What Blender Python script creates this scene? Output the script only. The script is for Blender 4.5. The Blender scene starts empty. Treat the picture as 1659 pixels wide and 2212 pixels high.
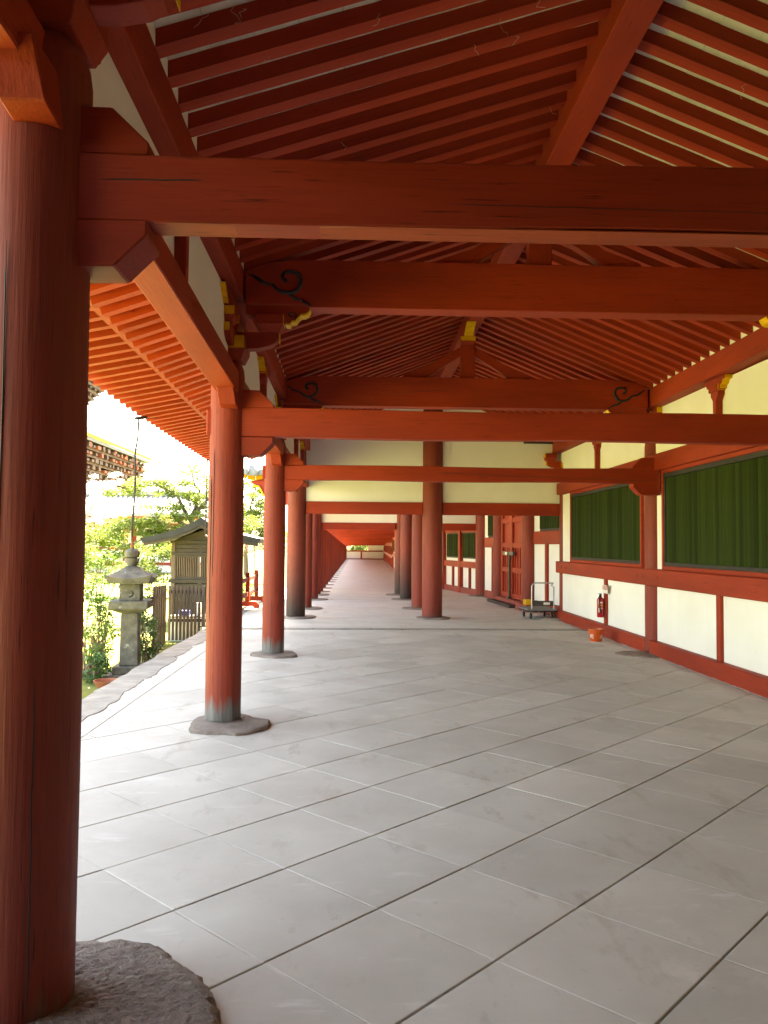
import bpy, math, random
import numpy as np
from mathutils import Vector, Matrix

random.seed(7)
rng = np.random.default_rng(11)
S = bpy.context.scene
COL = S.collection
R = math.radians

# ------------------------------------------------------------------ camera
cd = bpy.data.cameras.new('camera')
cd.sensor_fit = 'VERTICAL'; cd.sensor_height = 36.0; cd.lens = 36.0 * 1725 / 2212
cd.clip_start = 0.05; cd.clip_end = 1500
cam = bpy.data.objects.new('camera', cd); COL.objects.link(cam)
yaw, pit, rol = R(1.8887), R(2.3393), 0.008
r_ = Vector((math.cos(yaw), -math.sin(yaw), 0))
w_ = Vector((math.sin(yaw) * math.cos(pit), math.cos(yaw) * math.cos(pit), math.sin(pit)))
u_ = r_.cross(w_)
r2 = math.cos(rol) * r_ + math.sin(rol) * u_
u2 = -math.sin(rol) * r_ + math.cos(rol) * u_
m = Matrix((r2, u2, -w_)).transposed().to_4x4()
m.translation = (0, 0, 1.6)
cam.matrix_world = m
S.camera = cam

# ------------------------------------------------------------------ light
SUN_AZ, SUN_EL = R(11), R(56)          # azimuth clockwise from +Y (down the corridor)
wd = bpy.data.worlds.new('World'); S.world = wd; wd.use_nodes = True
nt = wd.node_tree
sky = nt.nodes.new('ShaderNodeTexSky'); sky.sky_type = 'NISHITA'; sky.sun_disc = False
sky.sun_elevation = SUN_EL; sky.sun_rotation = SUN_AZ
sky.air_density = 1.0; sky.dust_density = 1.6; sky.ozone_density = 1.0
bg = nt.nodes['Background']; bg.inputs['Strength'].default_value = 0.10
nt.links.new(sky.outputs[0], bg.inputs[0])
sl = bpy.data.lights.new('sun', 'SUN'); sl.energy = 5.0; sl.angle = R(0.6); sl.color = (1, 0.95, 0.87)
so = bpy.data.objects.new('sun', sl); COL.objects.link(so)
sd = Vector((math.cos(SUN_EL) * math.sin(SUN_AZ), math.cos(SUN_EL) * math.cos(SUN_AZ), math.sin(SUN_EL)))
so.rotation_euler = sd.to_track_quat('Z', 'Y').to_euler()
so.location = (10, 40, 50)

S.view_settings.view_transform = 'Standard'; S.view_settings.look = 'None'
S.view_settings.exposure = 4.55; S.view_settings.gamma = 1.0
S.view_settings.use_curve_mapping = False
S.view_settings.use_white_balance = True; S.view_settings.white_balance_temperature = 9300; S.view_settings.white_balance_tint = 8
S.cycles.use_denoising = True
S.cycles.max_bounces = 10; S.cycles.diffuse_bounces = 7
S.cycles.sample_clamp_indirect = 8

# ------------------------------------------------------------------ materials
MT = {}
def mat(name, c1, c2=None, rough=.7, scale=(3, 3, 3), detail=5, bump=.0, bscale=None, c3=None, c3_t=.62, spec=.3,
        streak=None, lo=.35, hi=.65, rand=0.0, world=False, weather=None, trans=0, bdist=.01, stains=()):
    """two-tone noise material in object space; c3 = blotches, streak = fine grain scale, weather = (z0, z1, colour)"""
    M = bpy.data.materials.new(name); M.use_nodes = True; t = M.node_tree; N = t.nodes; L = t.links
    b = N['Principled BSDF']; b.inputs['Roughness'].default_value = rough
    b.inputs['Specular IOR Level'].default_value = spec
    co = N.new('ShaderNodeTexCoord'); geo = N.new('ShaderNodeNewGeometry')
    def noise(sc, det=detail, rough_=.6):
        mp = N.new('ShaderNodeMapping'); mp.inputs['Scale'].default_value = sc
        L.new(geo.outputs['Position'] if world else co.outputs['Object'], mp.inputs[0])
        n = N.new('ShaderNodeTexNoise'); n.inputs['Scale'].default_value = 1; n.inputs['Detail'].default_value = det
        n.inputs['Roughness'].default_value = rough_
        L.new(mp.outputs[0], n.inputs[0]); return n
    def ramp(src, a, z_):
        r = N.new('ShaderNodeMapRange'); r.inputs[1].default_value = a; r.inputs[2].default_value = z_
        L.new(src, r.inputs[0]); return r.outputs[0]
    def mix(fac, a, bb):
        x = N.new('ShaderNodeMix'); x.data_type = 'RGBA'
        if isinstance(fac, float): x.inputs[0].default_value = fac
        else: L.new(fac, x.inputs[0])
        for k, s in ((6, a), (7, bb)):
            if isinstance(s, tuple): x.inputs[k].default_value = (*s, 1)
            else: L.new(s, x.inputs[k])
        return x.outputs[2]
    n1 = noise(scale)
    col = mix(ramp(n1.outputs[0], lo, hi), c1, c2 or tuple(.8 * v for v in c1))
    g = None
    if streak:
        g = noise(streak, 6, .65)
        col = mix(ramp(g.outputs[0], .52, .75), col, tuple(.62 * v for v in c1))
        g2 = noise(tuple(2.3 * v for v in streak), 3, .5)
        col = mix(ramp(g2.outputs[0], .66, .72), col, tuple(.3 * v for v in c1))
    if c3:
        n3 = noise(tuple(.7 * v + .13 for v in scale), 6, .7)
        col = mix(ramp(n3.outputs[0], c3_t, c3_t + .1), col, c3)
    for sc_, th_, col_ in stains:
        ns = noise(sc_, 7, .68); col = mix(ramp(ns.outputs[0], th_, th_ + .09), col, col_)
    if weather:
        z0, z1, wc = weather
        sx = N.new('ShaderNodeSeparateXYZ'); L.new(co.outputs['Object'], sx.inputs[0])
        wn = noise((14, 14, 1.2), 5, .7)
        ad = N.new('ShaderNodeMath'); ad.operation = 'MULTIPLY_ADD'; ad.inputs[1].default_value = .5; 
        L.new(wn.outputs[0], ad.inputs[0]); L.new(sx.outputs[2], ad.inputs[2])
        rr = N.new('ShaderNodeMapRange'); rr.inputs[1].default_value = z0 + .25; rr.inputs[2].default_value = z1 + .25
        rr.inputs[3].default_value = 1; rr.inputs[4].default_value = 0
        L.new(ad.outputs[0], rr.inputs[0])
        wc2 = mix(ramp(wn.outputs[0], .4, .65), wc, tuple(.55 * v for v in wc))
        col = mix(rr.outputs[0], col, wc2)
    if rand:
        oi = N.new('ShaderNodeObjectInfo'); h = N.new('ShaderNodeHueSaturation')
        rr = N.new('ShaderNodeMapRange'); rr.inputs[3].default_value = 1 - rand; rr.inputs[4].default_value = 1 + rand
        L.new(oi.outputs['Random'], rr.inputs[0]); L.new(rr.outputs[0], h.inputs['Value'])
        L.new(col, h.inputs['Color']); col = h.outputs[0]
    L.new(col, b.inputs['Base Color'])
    if bump:
        bp = N.new('ShaderNodeBump'); bp.inputs['Strength'].default_value = bump; bp.inputs['Distance'].default_value = bdist
        bn = noise(bscale, 6, .65) if bscale else (g or n1)
        L.new(bn.outputs[0], bp.inputs['Height']); L.new(bp.outputs[0], b.inputs['Normal'])
    if trans:
        tr = N.new('ShaderNodeBsdfTranslucent'); L.new(col, tr.inputs[0])
        ms = N.new('ShaderNodeMixShader'); ms.inputs[0].default_value = trans
        L.new(b.outputs[0], ms.inputs[1]); L.new(tr.outputs[0], ms.inputs[2])
        L.new(ms.outputs[0], N['Material Output'].inputs[0])
    MT[name] = M
    return M

RA, RB = (.36, .037, .0135), (.24, .023, .0105)
mat('red_x', RA, RB, .62, (.5, 2.2, 2.2), streak=(2, 55, 55), bump=.25, spec=.25)
mat('red_y', RA, RB, .62, (2.2, .5, 2.2), streak=(55, 2, 55), bump=.25, spec=.25)
mat('red_z', RA, RB, .62, (2.2, 2.2, .5), streak=(55, 55, 2), bump=.3, spec=.25)
GREYW = (.19, .175, .165)
mat('red_col', (.27, .041, .023), (.17, .027, .018), .6, (2.6, 2.6, .5), streak=(46, 46, 1.6), bump=.45, spec=.28,
    weather=(.0, .12, (.16, .08, .055)), c3=(.09, .03, .022), c3_t=.66)
mat('red_col_worn', (.28, .036, .018), (.185, .025, .017), .6, (2.6, 2.6, .5), streak=(46, 46, 1.6), bump=.55, spec=.28,
    weather=(.14, .26, GREYW), c3=(.1, .035, .028), c3_t=.66)
mat('red_col_sooty', (.27, .045, .024), (.17, .032, .024), .6, (2.2, 2.2, .6), streak=(40, 40, 1.5), bump=.4, spec=.28,
    weather=(.15, 1.5, (.055, .034, .026)), c3=(.05, .03, .025), c3_t=.6)
mat('red_dull', (.25, .042, .026), (.17, .03, .022), .7, (1, 1, 1), spec=.2)
mat('red_pink', (.33, .075, .055), (.25, .055, .04), .75, (3, 3, 3), bump=.2, spec=.2)
mat('beam_worn', (.36, .055, .014), (.27, .04, .012), .62, (.7, 9, 9), streak=(3, 40, 40), bump=.4, spec=.2,
    c3=(.40, .13, .05), c3_t=.57, stains=(((9, 60, 60), .66, (.05, .02, .012)),))
mat('plaster', (.81, .785, .73), (.76, .73, .67), .9, (1.1, 1.1, 1.1), bump=.06, bscale=(60, 60, 60), spec=.1,
    c3=(.70, .66, .57), c3_t=.68, stains=(((1.4, 1.4, .5), .64, (.70, .65, .55)), ((.6, 6, .9), .68, (.66, .60, .49)), ((22, 22, 22), .74, (.6, .55, .46))))
mat('red_raf', (.38, .039, .0135), (.25, .024, .0105), .62, (.5, 2.2, 2.2), streak=(2, 55, 55), bump=.25, spec=.2, rand=.14)
mat('plank_white', (.72, .70, .63), (.62, .59, .51), .85, (8, 1, 8), spec=.1, rand=.06)
mat('yellow_far', (.42, .19, .006), (.32, .14, .005), .7, (2, 2, 2), spec=.1)
mat('yellow', (.72, .40, .02), (.58, .30, .015), .6, (9, 9, 9), spec=.25)
mat('carving', (.018, .017, .016), (.03, .028, .026), .5, (9, 9, 9))
mat('green', (.026, .040, .009), (.016, .026, .006), .85, (7, 7, .5), streak=(40, 40, 1.2), bump=.2, spec=.08, rand=.3,
    c3=(.075, .066, .022), c3_t=.60)
mat('dark_trim', (.035, .034, .032), (.02, .02, .02), .6, (5, 5, 5))
mat('tile', (.575, .55, .485), (.49, .463, .402), .62, (1.3, 1.3, 1.3), detail=8, bump=.06, bscale=(25, 25, 25), spec=.07,
    rand=.07, c3=(.60, .57, .505), c3_t=.58, world=True, stains=(((3.1, 1.3, 1), .57, (.455, .42, .355)), ((1.7, 5.5, 1), .60, (.62, .60, .54)), ((75, 75, 75), .715, (.20, .175, .15)), ((9, 9, 9), .62, (.46, .41, .345))))
mat('tile_world', (.575, .55, .485), (.49, .463, .402), .62, (.9, 1.9, 1), detail=8, bump=.06, bscale=(25, 25, 25), spec=.07,
    c3=(.55, .525, .475), c3_t=.57, stains=(((3.1, 1.3, 1), .57, (.455, .42, .355)), ((1.7, 5.5, 1), .60, (.62, .60, .54)), ((75, 75, 75), .715, (.20, .175, .15)), ((9, 9, 9), .62, (.46, .41, .345))))
mat('grime', (.030, .022, .018), (.045, .032, .025), .9, (5, 5, 5))
mat('mortar', (.585, .555, .495), (.42, .39, .335), .8, (2.5, 2.5, 2.5), lo=.42, hi=.58)
mat('stone', (.32, .26, .215), (.21, .165, .135), .8, (7, 7, 7), detail=9, bump=1.0, bscale=(30, 42, 30), c3=(.30, .25, .20), c3_t=.58, bdist=.03)
mat('kerb', (.36, .335, .29), (.24, .22, .19), .85, (4, 4, 4), detail=9, bump=.6, bscale=(18, 18, 18), c3=(.30, .20, .16), c3_t=.64)
mat('lantern', (.165, .148, .122), (.09, .082, .066), .9, (9, 9, 9), detail=9, bump=.5, bscale=(60, 60, 60), c3=(.36, .36, .33), c3_t=.60)
mat('ground', (.16, .18, .05), (.20, .21, .07), .95, (.5, .5, .5), bump=.5, bscale=(14, 14, 14), c3=(.10, .13, .02), c3_t=.58)
mat('moss', (.10, .13, .018), (.17, .17, .03), .95, (3, 3, 3), detail=8, bump=.8, bscale=(30, 30, 30), c3=(.10, .085, .06), c3_t=.6)
mat('gravel', (.55, .52, .46), (.45, .42, .37), .95, (2, 2, 2), bump=.4, bscale=(40, 40, 40))
mat('old_wood', (.06, .045, .034), (.034, .026, .02), .75, (2, 2, 9), streak=(3, 3, 40), bump=.3)
mat('old_wood_v', (.16, .108, .075), (.10, .066, .047), .75, (6, 6, 1), streak=(40, 40, 3), bump=.3, rand=.12)
mat('copper_roof', (.016, .015, .016), (.03, .028, .028), .6, (3, 3, 3), spec=.25)
mat('tiles_roof', (.22, .23, .245), (.15, .155, .17), .6, (5, 5, 5))
mat('hall_wood', (.06, .027, .018), (.035, .018, .013), .8, (1, 1, 1), rand=.25)
mat('hall_red', (.17, .036, .016), (.11, .025, .013), .8, (1, 1, 1), rand=.2)
mat('leaf_yg', (.13, .175, .03), (.08, .13, .02), .55, (1.5, 1.5, 1.5), trans=.45)
mat('leaf_g', (.065, .15, .02), (.10, .19, .03), .5, (2.5, 2.5, 2.5), trans=.4)
mat('leaf_d', (.035, .10, .022), (.07, .15, .035), .45, (5, 5, 5), trans=.3, spec=.5)
mat('blossom', (.75, .62, .63), (.82, .74, .74), .6, (3, 3, 3), trans=.4)
mat('bark', (.075, .058, .045), (.12, .10, .085), .9, (5, 5, 1.5), bump=.5)
mat('bark_pale', (.22, .19, .165), (.15, .12, .10), .9, (6, 6, 2), bump=.4)
mat('twig', (.20, .13, .085), (.13, .085, .06), .9, (8, 8, 8))
mat('metal', (.48, .47, .45), (.38, .37, .36), .35, (6, 6, 6), spec=.6)
MT['metal'].node_tree.nodes['Principled BSDF'].inputs['Metallic'].default_value = .85
mat('iron', (.10, .085, .075), (.06, .05, .045), .5, (6, 6, 6), spec=.5)
mat('rubber', (.015, .015, .015), (.03, .03, .03), .6, (9, 9, 9))
mat('deck', (.20, .195, .18), (.13, .125, .12), .6, (9, 9, 9), c3=(.35, .33, .30), c3_t=.6)
mat('deck_panel', (.045, .035, .03), (.07, .055, .045), .6, (9, 9, 9))
mat('ext_red', (.42, .008, .018), (.36, .006, .015), .25, (9, 9, 9), spec=.6)
mat('sign_red', (.55, .06, .03), (.48, .05, .025), .5, (9, 9, 9))
mat('paper', (.78, .75, .68), (.7, .66, .58), .8, (9, 9, 9))
mat('orange', (.68, .10, .015), (.58, .08, .012), .45, (7, 7, 7), spec=.45, c3=(.74, .2, .07), c3_t=.66)
mat('bucket_in', (.30, .31, .30), (.2, .2, .2), .7, (9, 9, 9))
mat('terracotta', (.32, .10, .05), (.25, .08, .04), .8, (6, 6, 6))
mat('wire', (.035, .025, .025), (.06, .04, .035), .6, (9, 9, 9))
mat('sticker_y', (.75, .50, .04), (.7, .45, .03), .5)
mat('blue', (.03, .04, .22), (.03, .04, .18), .5)
mat('pale_box', (.45, .48, .48), (.38, .41, .41), .6)

# ------------------------------------------------------------------ mesh helpers
class MB:
    def __init__(s): s.v = []; s.f = []
    def add(s, vs, fs):
        o = len(s.v); s.v += [tuple(p) for p in vs]; s.f += [tuple(i + o for i in f) for f in fs]; return s
    def hexa(s, p):   # p: 4 bottom ccw, 4 top ccw
        return s.add(p, [(3, 2, 1, 0), (4, 5, 6, 7), (0, 1, 5, 4), (1, 2, 6, 5), (2, 3, 7, 6), (3, 0, 4, 7)])
    def box(s, x0, x1, y0, y1, z0, z1):
        return s.hexa([(x0, y0, z0), (x1, y0, z0), (x1, y1, z0), (x0, y1, z0), (x0, y0, z1), (x1, y0, z1), (x1, y1, z1), (x0, y1, z1)])
    def prism(s, poly, plane, a, b):
        n = len(poly)
        def P(q, c):
            return {'xz': (q[0], c, q[1]), 'yz': (c, q[0], q[1]), 'xy': (q[0], q[1], c)}[plane]
        vs = [P(q, a) for q in poly] + [P(q, b) for q in poly]
        fs = [tuple(range(n))[::-1], tuple(range(n, 2 * n))] + [(i, (i + 1) % n, n + (i + 1) % n, n + i) for i in range(n)]
        return s.add(vs, fs)
    def lathe(s, prof, cx, cy, n=24, rot=0.0, sx=1.0, sy=1.0):
        vs = []; fs = []
        for r, z in prof:
            for k in range(n):
                a = rot + 2 * math.pi * k / n; vs.append((cx + sx * r * math.cos(a), cy + sy * r * math.sin(a), z))
        for j in range(len(prof) - 1):
            for k in range(n):
                fs.append((j * n + k, j * n + (k + 1) % n, (j + 1) * n + (k + 1) % n, (j + 1) * n + k))
        fs.append(tuple(range(n))[::-1]); q = (len(prof) - 1) * n; fs.append(tuple(range(q, q + n)))
        return s.add(vs, fs)
    def tube(s, pts, rad, n=6):
        pts = [Vector(p) for p in pts]; k = len(pts)
        if not isinstance(rad, (list, tuple)): rad = [rad] * k
        vs = []; fs = []; up = None
        for i, p in enumerate(pts):
            d = (pts[min(i + 1, k - 1)] - pts[max(i - 1, 0)]).normalized()
            if up is None: up = d.orthogonal().normalized()
            up = (up - d * up.dot(d)).normalized(); sd_ = d.cross(up)
            for j in range(n):
                a = 2 * math.pi * j / n; vs.append(p + rad[i] * (math.cos(a) * up + math.sin(a) * sd_))
        for i in range(k - 1):
            for j in range(n): fs.append((i * n + j, i * n + (j + 1) % n, (i + 1) * n + (j + 1) % n, (i + 1) * n + j))
        fs += [tuple(range(n))[::-1], tuple(range((k - 1) * n, k * n))]
        return s.add(vs, fs)
    def beam(s, a, b, w, h0, h1=None):
        """bar from a to b (points on the bottom centre line), width w across, height h, kept upright"""
        a = Vector(a); b = Vector(b); d = (b - a); d.z = 0; d.normalize(); q = Vector((-d.y, d.x, 0)) * (w / 2)
        h1 = h0 if h1 is None else h1
        z = Vector((0, 0, 1))
        return s.hexa([a - q, b - q, b + q, a + q, a - q + z * h0, b - q + z * h1, b + q + z * h1, a + q + z * h0])
    def build(s, name, material, parent=None, bevel=0, smooth=False, seg=1):
        me = bpy.data.meshes.new(name); me.from_pydata(s.v, [], s.f); me.update()
        if isinstance(material, str): material = MT[material]
        me.materials.append(material)
        if smooth:
            me.polygons.foreach_set('use_smooth', [True] * len(me.polygons))
            me.set_sharp_from_angle(angle=R(38))
        o = bpy.data.objects.new(name, me); COL.objects.link(o)
        if bevel:
            bm = o.modifiers.new('bevel', 'BEVEL'); bm.width = bevel; bm.segments = seg; bm.limit_method = 'ANGLE'; bm.angle_limit = R(40)
        if parent is not None: adopt(o, parent)
        return o

WORLD = {}     # top-level Empty -> location / rotation, so that parts keep their world-space vertices
def adopt(o, parent):
    o.parent = parent
    if parent.name in WORLD: o.matrix_parent_inverse = WORLD[parent.name].inverted()
    return o
def tag(o, label=None, cat=None, group=None, kind=None):
    if label: o['label'] = label
    if cat: o['category'] = cat
    if group: o['group'] = group
    if kind: o['kind'] = kind
    return o
def thing(name, label, cat, loc=(0, 0, 0), group=None):
    o = bpy.data.objects.new(name, None); COL.objects.link(o); o.location = loc; o.empty_display_size = .1
    WORLD[o.name] = Matrix.Translation(loc)
    return tag(o, label, cat, group)
def B(x0, x1, y0, y1, z0, z1): return MB().box(x0, x1, y0, y1, z0, z1)
def inst(mesh_obj, parent, name, loc, rot=(0, 0, 0), scale=(1, 1, 1)):
    c = mesh_obj.copy(); c.name = name; COL.objects.link(c); c.location = loc; c.rotation_euler = rot; c.scale = scale
    if parent is not None: adopt(c, parent)
    return c
def lerp(tab, y):
    if y <= tab[0][0]: return tab[0][1]
    for (a, p), (b, q) in zip(tab, tab[1:]):
        if y <= b: return p + (q - p) * (y - a) / (b - a)
    return tab[-1][1]
def text_part(s, size, material, mw, parent, name='lettering', depth=.0008):
    cu = bpy.data.curves.new(name, 'FONT'); cu.body = s; cu.size = size; cu.extrude = depth; cu.align_x = 'CENTER'; cu.align_y = 'CENTER'
    t = bpy.data.objects.new('tmp', cu); COL.objects.link(t)
    dg = bpy.context.evaluated_depsgraph_get(); me = bpy.data.meshes.new_from_object(t.evaluated_get(dg))
    bpy.data.objects.remove(t)
    me.transform(mw); me.materials.clear(); me.materials.append(MT[material])
    o = bpy.data.objects.new(name, me); COL.objects.link(o); adopt(o, parent); return o

# ------------------------------------------------------------------ plan of the place (metres, camera at 0,0,1.6)
Y0 = -8.0
F1, F2, F3, F4 = 2.82, 7.26, 11.66, 17.5
XL, XR, XC = -1.19, 4.5, 1.66
ZL = [(Y0, 4.22), (F1, 4.15), (F2, 4.08), (F3, 3.985), (F4, 3.92)]     # underside of rafters over the left purlin
ZR = [(Y0, 4.02), (F1, 4.0), (F2, 3.97), (F3, 3.94), (F4, 3.92)]       # the same over the right purlin
HB = [(Y0, 3.34), (F1, 3.15), (F2, 2.95), (F3, 2.87), (F4, 2.84)]      # bottom of left head beam
ZRIDGE = 4.96

# ------------------------------------------------------------------ ground and lawns
g = B(-260, 160, -120, 420, -.62, -.32).build('ground', 'ground'); tag(g, kind='structure')
mo = MB()
nx, ny = 16, 46
pts = [(-3.0 - 3.4 * (i / nx) ** 1.2 - (.5 * math.sin(j * .9) if i == nx else 0), 1 + 26 * j / ny, -.31 + .02 * random.random() + .03 * math.sin(i * 1.3) * math.sin(j * .7)) for j in range(ny + 1) for i in range(nx + 1)]
mo.add(pts, [(j * (nx + 1) + i + 1, j * (nx + 1) + i, (j + 1) * (nx + 1) + i, (j + 1) * (nx + 1) + i + 1) for j in range(ny) for i in range(nx)])
tag(mo.build('moss_bed', 'moss', smooth=True), kind='structure')
tag(B(-40, -9, 22, 27, -.33, -.312).build('gravel_path', 'gravel'), kind='structure')
# fallen petals and leaves on the moss
fl = MB()
for k in range(90):
    x, y = -3.05 - 2.2 * random.random() ** 1.3, 7 + 8 * random.random(); a = random.random() * 6.28; q = .018 + .03 * random.random(); z = -.235
    c, s_ = math.cos(a) * q, math.sin(a) * q
    fl.add([(x - c, y - s_, z), (x + .4 * s_, y - .4 * c, z + .012), (x + c, y + s_, z + .004), (x - .4 * s_, y + .4 * c, z + .01)], [(0, 1, 2, 3)])
tag(fl.build('fallen_leaves', 'paper'), 'pale fallen petals and leaves scattered on the moss', 'leaves', kind='stuff')

# ------------------------------------------------------------------ corridor floor: 45 degree tiles
floor = B(-2.6, 4.62, Y0, 15.1, -.3, -.016).build('floor', 'grime'); tag(floor, kind='structure')
s45 = math.sqrt(.5); TS = .6285
OX, OY = .545, 4.02
def uv2xy(u, v): return (OX + s45 * (u + v), OY + s45 * (u - v))
def clip(poly, axis, val, keep_less):
    out = []
    for i in range(len(poly)):
        a, b = poly[i], poly[(i + 1) % len(poly)]
        ia = (a[axis] <= val) == keep_less; ib = (b[axis] <= val) == keep_less
        if ia: out.append(a)
        if ia != ib:
            t = (val - a[axis]) / (b[axis] - a[axis]); out.append(tuple(a[k] + t * (b[k] - a[k]) for k in range(2)))
    return out
def area(p): return abs(sum(p[i][0] * p[(i + 1) % len(p)][1] - p[(i + 1) % len(p)][0] * p[i][1] for i in range(len(p)))) / 2
def slab(mb, poly, top, bot=-.02, ch=.0028):
    a2 = sum(poly[i][0] * poly[(i + 1) % len(poly)][1] - poly[(i + 1) % len(poly)][0] * poly[i][1] for i in range(len(poly)))
    if a2 < 0: poly = poly[::-1]
    n = len(poly); cx = sum(p[0] for p in poly) / n; cy = sum(p[1] for p in poly) / n
    ins = []
    for p in poly:
        d = math.hypot(p[0] - cx, p[1] - cy) or 1; k = max(0, 1 - ch * 1.4 / d); ins.append((cx + (p[0] - cx) * k, cy + (p[1] - cy) * k))
    vs = [(p[0], p[1], bot) for p in poly] + [(p[0], p[1], top - ch * .7) for p in poly] + [(p[0], p[1], top) for p in ins]
    fs = [tuple(range(2 * n, 3 * n))] + [(i, (i + 1) % n, n + (i + 1) % n, n + i) for i in range(n)] + [(n + i, n + (i + 1) % n, 2 * n + (i + 1) % n, 2 * n + i) for i in range(n)]
    mb.add(vs, fs)
def tiles(x0, x1, y0, y1, fn, gu=.0042, gv=.0046):
    for i in range(-40, 60):
        for j in range(-50, 50):
            u0, u1, v0, v1 = i * TS + gu, (i + 1) * TS - gu, j * TS + gv, (j + 1) * TS - gv
            p = [uv2xy(u0, v0), uv2xy(u1, v0), uv2xy(u1, v1), uv2xy(u0, v1)]
            for ax, val, less in ((0, x0, False), (0, x1, True), (1, y0, False), (1, y1, True)):
                if p: p = clip(p, ax, val, less)
            if len(p) > 2 and area(p) > .002: fn(p)
cnt = [0]
def tile_obj(p):
    mb = MB(); cx = sum(q[0] for q in p) / len(p); cy = sum(q[1] for q in p) / len(p)
    slab(mb, [(q[0] - cx, q[1] - cy) for q in p], random.uniform(-.0012, .0012))
    o = mb.build('tile', 'tile', floor); o.location = (cx, cy, 0); o.rotation_euler = (random.gauss(0, .0006), random.gauss(0, .0006), 0)
tiles(-2.24, 4.43, 1.55, 15.05, tile_obj)
rest = MB()
tiles(-2.24, 4.43, Y0, 1.545, lambda p: slab(rest, p, 0))
tiles(-2.6, -2.249, 2.0, 15.05, lambda p: slab(rest, p, 0))
o = rest.build('tile_field', 'tile_world', floor); o['kind'] = 'stuff'
mj = MB()      # pale mortar in the joints of the other direction
for i in range(-12, 26):
    u = i * TS
    for j in range(-40, 40):
        p = [uv2xy(u - .0055, j * TS + .004), uv2xy(u + .0055, j * TS + .004), uv2xy(u + .0055, (j + 1) * TS - .004), uv2xy(u - .0055, (j + 1) * TS - .004)]
        if all(-2.24 < q[0] < 4.42 and 1.0 < q[1] < 15.0 for q in p): slab(mj, p, -.0016, ch=.0004)
o = mj.build('mortar_joint', 'mortar', floor); o['kind'] = 'stuff'
# mortar between floor and wall foot
ft = MB()
yy = 1.0
while yy < 15.0:
    q = random.uniform(.05, .16); ft.hexa([(4.36 - random.random() * .03, yy, -.01), (4.45, yy, -.01), (4.45, yy + q, -.01), (4.37 - random.random() * .03, yy + q, -.01),
        (4.385, yy, .008 + .012 * random.random()), (4.45, yy, .02), (4.45, yy + q, .02), (4.385, yy + q, .008 + .012 * random.random())]); yy += q
o = ft.build('wall_foot_mortar', 'mortar', floor); o['kind'] = 'stuff'

# stone strip between the two floors
th = thing('stone_strip', 'narrow flush strip of grey-brown stones crossing the floor before the gable columns', 'stone strip', (1, 15.2, 0))
x = -2.5
while x < 4.35:
    L_ = random.uniform(.55, 1.3); x1 = min(x + L_, 4.36)
    k = random.uniform(-.05, .05)
    mb = MB(); slab(mb, [(x + .006, 15.07), (x1 - .006 + k * 0, 15.07), (x1 - .006 + .03, 15.33), (x + .006 + .03, 15.33)], .006 + .006 * random.random(), ch=.008)
    mb.build('strip_stone', 'kerb', th); x = x1
far_floor = B(-2.6, 4.7, 15.36, 95, -.3, -.016).build('gate_floor', 'grime'); tag(far_floor, kind='structure')
rest2 = MB(); tiles(-2.6, 4.6, 15.36, 30, lambda p: slab(rest2, p, 0))
o = rest2.build('tile_field', 'tile_world', far_floor); o['kind'] = 'stuff'
o = B(-2.6, 4.7, 30, 95, -.015, 0).build('paving', 'tile_world', far_floor)

# kerb stones on the open side
kt = thing('stone_kerb', 'row of rough pale kerb stones edging the floor on the garden side', 'kerb', (-2.7, 12, 0))
y = 3.2
while y < 27:
    L_ = random.uniform(.7, 1.35); mb = MB()
    def xin(t): return -2.36 - .014 * (t - 5)
    inner = []; n = 9; off_ = random.uniform(0, .05)
    for k in range(n + 1):
        t = k / n; bulge = .045 * math.sin(math.pi * t) ** .5 + off_
        inner.append((xin(y + L_ * t) - .09 + bulge + random.uniform(-.022, .022), y + .006 + (L_ - .012) * t))
    xo = -2.80 - .008 * (y - 8)
    poly = inner + [(xo + random.uniform(-.02, .02), y + L_ - .006), (xo + random.uniform(-.03, .03), y + L_ / 2), (xo + random.uniform(-.02, .02), y + .006)]
    slab(mb, poly, .005 + .004 * random.random(), bot=-.31, ch=.008)
    mb.build('kerb_stone', 'kerb', kt); y += L_

# ------------------------------------------------------------------ base stones
BST = 'natural stones under the columns'
def base_stone(cx, cy, rx, ry, h, label, seed, n=26, rings=9, rough=.07, skew=0, peck=.003):
    rr = random.Random(seed); mb = MB(); vs = []; fs = []
    ph = [rr.uniform(0, 6.28) for _ in range(5)]
    def rad(a): return 1 + rough * math.sin(2 * a + ph[0]) + rough * .8 * math.sin(3 * a + ph[1]) + rough * .5 * math.sin(5 * a + ph[2]) + rough * .3 * math.sin(9 * a + ph[3])
    jit = [rr.uniform(-.025, .025) * (1 if n < 60 else .55) for _ in range(n)]
    for j in range(rings + 1):
        t = j / rings
        for k in range(n):
            a = 2 * math.pi * k / n; q = rad(a) + jit[k]
            if j < rings - 2: f_ = .12 + .82 * t / ((rings - 3) / rings) * 1.0; z = h + rr.uniform(-peck, peck)
            elif j == rings - 2: f_ = .965; z = h * .93 + rr.uniform(-.006, .004)
            elif j == rings - 1: f_ = 1.0 + rr.uniform(-.012, .012); z = h * .6
            else: f_ = 1.015; z = -.015
            if j <= rings - 3: f_ = .12 + .80 * j / (rings - 3)
            vs.append((cx + rx * f_ * q * math.cos(a) + skew * math.sin(a) * f_, cy + ry * f_ * q * math.sin(a), z))
    for j in range(rings):
        for k in range(n): fs.append((j * n + k, j * n + (k + 1) % n, (j + 1) * n + (k + 1) % n, (j + 1) * n + k)[::-1])
    fs.append(tuple(range(n)))
    mb.add(vs, fs)
    o = mb.build('base_stone', 'stone', smooth=True); return tag(o, label, 'base stone', BST)

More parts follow.
